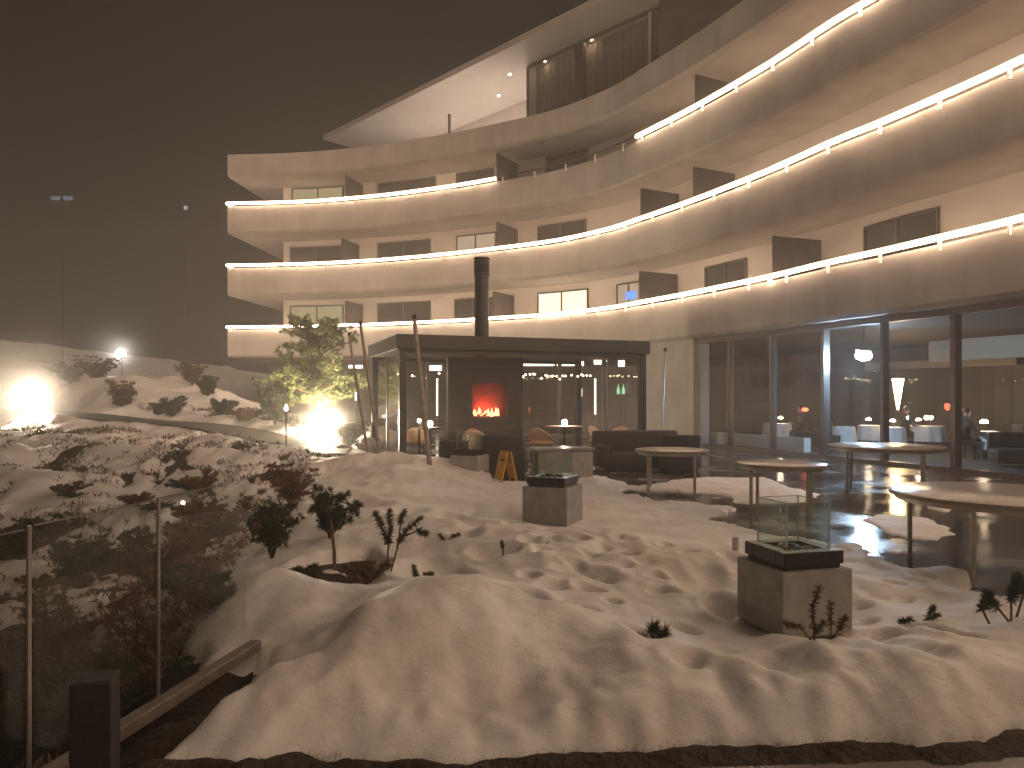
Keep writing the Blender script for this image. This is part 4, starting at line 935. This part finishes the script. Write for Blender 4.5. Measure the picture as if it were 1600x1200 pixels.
x, y = gpl(1272,1022,.14); sprig(x, y, [[(0,0,0),(0,0,.14),(-.01,0,.27),(.03,0,.38)],[(0,0,.05),(-.08,0,.15),(-.16,0,.17)],[(.10,0,0),(.10,0,.16),(.10,0,.29)],[(.10,0,.06),(.15,0,.14),(.18,0,.20)],[(.0,0,.1),(.05,0,.17)]], 'little conifer sapling in front of the nearest fire table', 15, leaf='brown', r=.05, n=20, sr=.007)
x, y = gpl(1022,1000,.12); sprig(x, y, [[(0,0,0),(.03,0,.04),(.06,0,.09)],[(0,0,0),(-.06,0,.05),(-.13,0,.03)],[(0,0,.01),(-.01,0,.08),(.0,0,.12)]], 'flattened sprig pressed into the snow left of the nearest fire table', 16, r=.09, n=22)
x, y = gpl(1440,966,.1); sprig(x, y, [[(0,0,0),(.05,0,.05),(.08,0,.11)],[(0,0,0),(-.08,0,.03),(-.14,0,.02)],[(.02,0,.02),(.11,0,.06)]], 'yellow-tipped sprig lying right of the nearest fire table', 17, r=.05, n=26)
x, y = gpl(1580,975,.1)
sprig(x, y, [[(0,0,0),(-.10,0,.12),(-.16,0,.2)],[(0,0,0),(.0,0,.16),(.02,0,.26)],[(.1,0,0),(.10,0,.2),(.05,0,.3)],[(.2,.1,0),(.2,.1,.22),(.26,.1,.32)],[(-.15,0,0),(-.2,0,.1),(-.17,0,.18)],[(.1,.1,.0),(.16,.1,.2),(.12,.1,.3)]], 'dense dark conifer clump at the right edge below the nearest round table', 18, r=.08, n=44)
random.seed(9)
for px, py, nm, h, sp, lf, lab, sd, nn in (
  (455,808,'shrub',.62,.34,'red','reddish bare-twigged shrub behind the young pine',21,9),
  (425,880,'shrub',.55,.30,'green','dark green bush left of the hollow, next to the last fence post',22,9),
  (515,862,'shrub',.34,.24,'green','low dark bush right behind the young pine\'s stem',23,7),
  (475,914,'shrub',.16,.20,'green','dark bush filling the left end of the hollow',24,7),
  (565,908,'shrub',.20,.24,'brown','dark bush filling the right end of the hollow',25,7)):
    x, y = gpl(px, py, .1); plant(nm, x, y, h, sp, lab, 'shrub', lf, n=nn, seed=sd, tl=.065, tn=16, tw=.005, group=GR, stemr=.009)
LEFTV = [(88,1010,.85,.32,'brown','tall narrow brown shrub between the two nearest fence posts',31),(230,1050,.95,.62,'red','wide reddish bush seen through the middle fence panel',32),(300,1000,.75,.5,'red','reddish bush right of the second fence post',33),
 (150,1120,.55,.55,'green','low dark bush at the foot of the fence behind the timber post',34),(20,1130,.5,.5,'green','dark bush at the left edge of the picture',35),(345,890,.6,.45,'brown','brownish bush beyond the third fence post',36),
 (110,835,.55,.6,'green','dark juniper spreading over the snow slope on the far left',37),(160,828,.45,.5,'brown','brown low bush beside the dark juniper on the slope',38),(318,762,.50,.42,'red','small reddish bush halfway up the slope',39),(30,880,.5,.5,'green','dark bush low on the slope at the left edge',40),(245,975,.6,.4,'green','dark green bush behind the second fence post',41),(205,1100,.4,.5,'brown','low brown bush behind the kerb beam',42),(320,1020,.35,.4,'green','low dark bush at the end of the kerb beam',43)]
for px, py, h, sp, lf, lab, sd in LEFTV:
    zz = {True: -.35, False: .1}[py > 870]; q = G(px, py, zz); plant('shrub', q.x, q.y, h, sp, lab, 'shrub', lf, n=7, seed=sd, tl=.075, tn=11, tw=.007, group='shrubs on the slope beyond the glass fence', stemr=.012, dens=4, lower=.15)
for px, py, Y, h, sp, lf, lab, sd in ((190,640,29.2,1.05,.8,'brown','round dark bush on the snowy hill behind the path',51),(268,648,27.5,.75,.5,'green','small leaning conifer on the hillside behind the path',52),(248,646,27.6,.4,.3,'green','tiny shrub left of the leaning hillside conifer',53),
  (345,652,27,.55,.7,'green','low spreading conifer at the right foot of the snowy hill',54),(325,625,30,.8,.4,'green','narrow conifer above the low spreading one',55),(300,606,33,1.0,.8,'brown','frosted bush on the crest of the hill',56),(110,632,34,1.0,1.2,'brown','dark scrub on the hill right of the large floodlight',57),(430,680,24.5,1.5,.8,'green','dark shrub left of the floodlit pine',58),(385,660,25.5,.4,.6,'brown','low shrub by the bend of the hill path',59),(150,585,40,1.4,1.6,'brown','dim shrub below the distant lamp on the ridge',60),(545,690,22,.8,.6,'snowcap','snow-laden shrub right of the ground floodlight',61),(575,695,21,.6,.5,'snowcap','snow-laden low shrub at the pavilion\'s left corner',62)):
    q = P(px, py, Y); plant('hill_shrub', q.x, Y, h, sp, lab, 'shrub', lf, n=12, seed=sd, tl=.12, tn=16, tw=.014, group='shrubs on the far hillside', stemr=.02, dens=4, lower=.1)
# low scrub scattered over the dim slope, copies of three bushes
protos = [plant('slope_scrub', 0, 0, h, sp, 'low '+{'brown':'brownish','green':'dark green','red':'reddish'}[lf]+' scrub dotted over the dim snowy slope beyond the glass fence', 'scrub', lf, n=10, seed=sd, tl=.10, tn=14, tw=.010, group='low scrub on the dim slope', stemr=.012, dens=4, lower=.05, z=0) for h, sp, lf, sd in ((.30,.55,'brown',71),(.24,.5,'green',72),(.36,.45,'red',73))]
rg = random.Random(21); first = [True]*3; cnt = 0; tries = 0
while cnt < 20 and tries < 900:
    tries += 1; px_ = rg.uniform(-60, 330); py_ = rg.uniform(705, 860); q = G(px_, py_, -.02 if py_ > 760 else .35)
    if q.x > -1.5-.17*q.y or q.y > 21: continue
    if fbm(np.array([q.x]), np.array([q.y]), .45, 3, 201)[0] < .02: continue
    k = rg.randrange(3); o = protos[k] if first[k] else copy_tree(protos[k]); first[k] = False
    o.location = (q.x, q.y, hz(q.x, q.y)-.03); o.rotation_euler.z = rg.random()*6.28; sc_ = rg.uniform(.45,1.0); o.scale = (sc_, sc_, sc_*rg.uniform(.7,1.1)); cnt += 1
# floodlit pine tree
def pine(x, y, h, label, seed=5):
    rng = random.Random(seed); t = empty('pine_tree', (x, y, hz(x, y)-.05), 0, label, 'tree'); S = MB(); Lf = MB()
    tr = [Vector((0,0,0)),Vector((.03,0,h*.2)),Vector((-.02,0,h*.4)),Vector((.06,.03,h*.6)),Vector((.02,0,h*.8)),Vector((-.02,0,h*.93))]
    S.tube(tr, [.085,.075,.062,.05,.032,.012], 10)
    limbs = []
    for k in range(26):
        f = .24+.70*k/26+rng.uniform(-.02,.02); a = k*2.4+rng.uniform(-.4,.4); i = min(int(f*5), 4); b0 = tr[i].lerp(tr[i+1], f*5-i)
        L_ = h*(.36 if f < .55 else .30)*(1.0-.35*abs(f-.55))*rng.uniform(.75,1.1)
        if .55 < f < .68: L_ *= .8
        e = b0+Vector((math.cos(a)*L_, math.sin(a)*L_, L_*rng.uniform(.05,.45))); m_ = b0.lerp(e, .5)+Vector((rng.gauss(0,.04), rng.gauss(0,.04), rng.gauss(.02,.04)))
        S.tube([b0, m_, e], [.030,.022,.010], 6); limbs.append((b0, m_, e))
    for b0, m_, e in limbs:
        for q in range(15):
            f = .25+.75*q/14; c_ = (b0.lerp(m_, f*2) if f < .5 else m_.lerp(e, f*2-1)); sd_ = Vector((rng.gauss(0,.16), rng.gauss(0,.16), rng.gauss(.05,.10)))
            S.tube([c_, c_+sd_], [.010,.005], 4)
            for w_ in range(5): tuft(Lf, c_+sd_*rng.uniform(.4,1.1)+Vector((rng.gauss(0,.05), rng.gauss(0,.05), rng.gauss(0,.05))), sd_+Vector((0,0,.12)), .15, 17, .012, rng)
    S.build('trunk', M['bark'], t, smooth=True); Lf.build('crown', M['pine'], t); return t
tp = P(497,668,23.5); pine(tp.x, tp.y, 3.75, 'gnarled pine lit from below by a ground floodlight')
# ---------------------------------------------------------------- outdoor lamps
def ground_flood(px, py, Y, r, label, aim, e, col, h=None, m='flood', shade=False):
    a = P(px, py, Y); zg_ = hz(a.x, a.y); t = empty('ground_floodlight', (a.x, a.y, zg_), aim, label, 'floodlight', 'floodlights among the snow'); zc = a.z-zg_
    MB().tube([(0,.06,-.05),(0,.06,max(zc,.12))], .02, 8).build('spike', M['blackmetal'], t)
    zc = max(zc, r*.8); MB().lathe([(.0,-.10),(r*.4,-.09),(r*.5,0)], (0,0,zc-r*.8), 18).build('housing', M['blackmetal'], t)
    
    le = MB().lathe([(0,-r*.8),(r*.5,-r*.68),(r*.8,0),(r*.5,r*.68),(0,r*.8)], (0,0,0), 18).build('lens', M[m], t, smooth=True); le.location = (0,0,zc)
    if shade:
        rf = MB().lathe([(0,-r*1.1),(r*.7,-r*.95),(r*1.25,-r*.35),(r*1.4,r*.3),(r*1.36,r*.3),(r*1.2,-r*.3),(r*.6,-r*.85),(0,-r*1.0)], (0,0,0), 24).build('reflector', M['blackmetal'], t, smooth=True)
        rf.rotation_euler.x = math.pi/2; rf.location = le.location
    return t
M['floodA'] = emat('flood_lens_near', (1.0,.80,.55), 330); M['floodB'] = emat('flood_lens_left', (1.0,.82,.60), 150); M['floodC'] = emat('flood_lens_far', (1.0,.93,.86), 200)
ground_flood(505,668,22.4,.40,'glaring floodlight on the ground below the pine',0,0,None,m='floodA')
ground_flood(55,624,29.0,.52,'largest glaring floodlight at the left end of the hill path',0,0,None,m='floodB',shade=True)
ground_flood(190,553,46.0,.26,'small white lamp on the ridge above the hill',0,0,None,m='floodC',shade=True)
t = empty('torch_lamp', (*P(447,718,18.6).to_2d(), hz(*P(447,718,18.6).to_2d())-.03), 0, 'slender garden torch with a glowing head beside the path', 'garden torch')
MB().tube([(0,0,0),(0,0,1.02)], .022, 8).build('pole', M['wood'], t); MB().lathe([(.03,1.0),(.05,1.03),(.05,1.05)], (0,0,0), 12).build('burner', M['blackmetal'], t)
MB().lathe([(.0,1.05),(.035,1.08),(.042,1.13),(.02,1.19),(0,1.23)], (0,0,0), 12).build('flame', M['lampwhite'], t, smooth=True)
q = G(286,770,.1); t = empty('path_light', (q.x, q.y, hz(q.x, q.y)-.02), 0, 'tiny white marker light on the dark slope', 'marker light')
MB().tube([(0,0,0),(0,0,.18)], .012, 6).build('stake', M['blackmetal'], t); MB().lathe([(0,.17),(.03,.19),(.03,.24),(0,.26)], (0,0,0), 10).build('lens', M['whitedot'], t)
def mast(px, py, Y, wd, label, s_):  # pole and crossbar are invented to hold up the distant lights
    a = P(px, py, Y); g_ = hz(a.x, a.y); t = empty('added_light_mast', (a.x, a.y, g_-.2), 0, label, 'light mast', 'added masts holding distant lights in the fog')
    H_ = a.z-g_; MB().tube([(0,0,0),(0,0,H_)], [.014,.012], 8).build('pole', M['blackmetal'], t); MB().box((0,0,H_+.1), (wd+.1,.05,.03)).build('crossbar', M['darkmetal'], t)
    n = max(1, int(wd/.6))
    for k in range(n): MB().box((-wd/2+wd*(k+.5)/n,-.09,H_-.12), (wd/n*.7,.06,.22)).build('lens', emat('mast_lens', (.75,.85,1.0), s_, False), t)
mast(98,302,44,1.5,'faint bluish row of lights on an added mast in the fog, upper left',.12); mast(291,317,44,.3,'faint pinpoint light on an added mast left of the hotel',.3)

# bit of old stone in the soil edge
random.seed(2)
def rock(px, py, z, s_, label, m='soil'):
    bm = bmesh.new(); bmesh.ops.create_icosphere(bm, subdivisions=3, radius=1); q = G(px, py, z)
    from mathutils import noise
    for v in bm.verts:
        k = 1+.35*noise.noise(v.co*1.3+Vector((px, 0, 0)))+.12*noise.noise(v.co*4); v.co = Vector((v.co.x*s_[0]*k, v.co.y*s_[1]*k, v.co.z*s_[2]*k))
    me = bpy.data.meshes.new('rock'); bm.to_mesh(me); bm.free(); me.materials.append(M[m]); me.polygons.foreach_set('use_smooth', [True]*len(me.polygons))
    o = bpy.data.objects.new('rock', me); C.objects.link(o); o.location = q; tag(o, label, 'rock')
rock(1440,1140,.03,(.10,.07,.055),'dark wet stone lodged in the front edge of the snow bank')
# dry grass along the soil edge
b = MB(); rng = random.Random(8)
for k in range(2600):
    x = rng.uniform(-1.6,5.2); yf = float(np.interp(x, FX, FY)); y = yf+rng.gauss(-.03,.055)
    l = rng.uniform(.02,.055); a = rng.random()*6.28; d = Vector((math.cos(a)*.7, math.sin(a)*.7, rng.uniform(.2,.9))).normalized()*l; s_ = Vector((-d.y, d.x, 0)).normalized()*.0016
    p0 = Vector((x, y, .01+.02*math.exp(-((y-yf)/.1)**2))); b.add([p0-s_, p0+s_, p0+d], [(0,1,2)])
tag(b.build('dry_grass', M['brown']), 'short dead grass along the dark soil edge below the snow bank', 'grass', kind='stuff')

# low heath poking through the thin snow of the slope
rng = random.Random(77); nr = np.random.RandomState(5); N0 = 60000
hx = nr.uniform(-24, -1.9, N0); hy = 3.0+nr.rand(N0)**1.6*26; msk = (hx/hy > -1.15) & (fbm(hx, hy, .9, 6, 81, .68) > -.03+.16*nr.rand(N0)); hx = hx[msk]; hy = hy[msk]
st_ = sdist(hx, hy, TROUGH); onp = np.min([np.hypot(hx-p.x, hy-p.y) for p in HPR[::3]], axis=0); k_ = (onp > 1.6) & ((hx < -2.0-.0*hy) | (st_ > 0)) & (hx < -1.3-.16*hy); hx = hx[k_]; hy = hy[k_]; A_, B_ = heights(hx, hy); hh = np.maximum(A_, B_)
b = MB(); b2 = MB()
for x, y, z in zip(hx[:16000], hy[:16000], hh[:16000]):
    q = (b if rng.random() < .55 else b2); sc = .7+.05*y
    for k in range(5):
        a = rng.random()*6.28; l = rng.uniform(.03,.11)*sc; d = Vector((math.cos(a)*.8, math.sin(a)*.8, rng.uniform(.3,1.2))).normalized()*l; s_ = Vector((-math.sin(a), math.cos(a), 0))*l*.10
        p0 = Vector((x+rng.gauss(0,.05), y+rng.gauss(0,.05), z-.01)); q.add([p0, p0+d*.6-s_, p0+d, p0+d*.6+s_], [(0,1,2,3)])
tag(b.build('heath', M['brown']), 'brown heath twigs poking through the snow of the left slope', 'ground cover', kind='stuff')
tag(b2.build('heath', M['green']), 'dark green heath poking through the snow of the left slope', 'ground cover', kind='stuff')
# ---------------------------------------------------------------- haze
def glare_mist(c, R_, D, label):  # added dense pockets that spread each floodlight's glare into a halo
    bm = bmesh.new(); bmesh.ops.create_icosphere(bm, subdivisions=3, radius=R_); me = bpy.data.meshes.new('glare_mist'); bm.to_mesh(me); bm.free()
    o = bpy.data.objects.new('glare_mist', me); C.objects.link(o); o.location = c; tag(o, label, 'glare_mist', kind='stuff')
    m = bpy.data.materials.new('glare_mist'); m.use_nodes = True; nt = m.node_tree; N = nt.nodes; N.remove(N['Principled BSDF']); L = nt.links
    v = N.new('ShaderNodeVolumePrincipled'); v.inputs['Color'].default_value = (.95,.93,.9,1); v.inputs['Anisotropy'].default_value = .3
    tc = N.new('ShaderNodeTexCoord'); ln = N.new('ShaderNodeVectorMath'); ln.operation = 'LENGTH'; L.new(tc.outputs['Object'], ln.inputs[0])
    nz = N.new('ShaderNodeTexNoise'); nz.inputs['Scale'].default_value = 1.1; nz.inputs['Detail'].default_value = 2; L.new(tc.outputs['Object'], nz.inputs['Vector'])
    mr = N.new('ShaderNodeMapRange'); mr.inputs['From Min'].default_value = 0; mr.inputs['From Max'].default_value = R_*.97; mr.inputs['To Min'].default_value = 1; mr.inputs['To Max'].default_value = 0
    L.new(ln.outputs['Value'], mr.inputs['Value']); p = N.new('ShaderNodeMath'); p.operation = 'POWER'; p.inputs[1].default_value = 2; L.new(mr.outputs[0], p.inputs[0])
    q = N.new('ShaderNodeMath'); q.operation = 'MULTIPLY'; L.new(p.outputs[0], q.inputs[0]); L.new(nz.outputs['Fac'], q.inputs[1])
    k = N.new('ShaderNodeMath'); k.operation = 'MULTIPLY'; k.inputs[1].default_value = D*2; L.new(q.outputs[0], k.inputs[0]); L.new(k.outputs[0], v.inputs['Density'])
    L.new(v.outputs[0], N['Material Output'].inputs['Volume']); me.materials.append(m)
glare_mist(P(505,672,21.9), 1.5, .22, 'added glow volume for the glare of the floodlight below the pine')
glare_mist(P(55,620,28.5), 3.4, .22, 'added glow volume for the glare of the large floodlight on the left')
glare_mist(P(190,553,45.6), 3.0, .16, 'added glow volume for the glare of the small lamp on the ridge')
hb = MB().box((-15, 30, 6.4), (101, 91, 24.8)).build('haze', []); tag(hb, kind='stuff', label='thin night fog filling the whole scene', cat='fog')
m = bpy.data.materials.new('fog'); m.use_nodes = True; N = m.node_tree.nodes; N.remove(N['Principled BSDF'])
v = N.new('ShaderNodeVolumePrincipled'); v.inputs['Color'].default_value = (.92,.90,.88,1); v.inputs['Density'].default_value = .0054; v.inputs['Anisotropy'].default_value = .45
m.node_tree.links.new(v.outputs[0], N['Material Output'].inputs['Volume']); hb.data.materials.clear(); hb.data.materials.append(m)
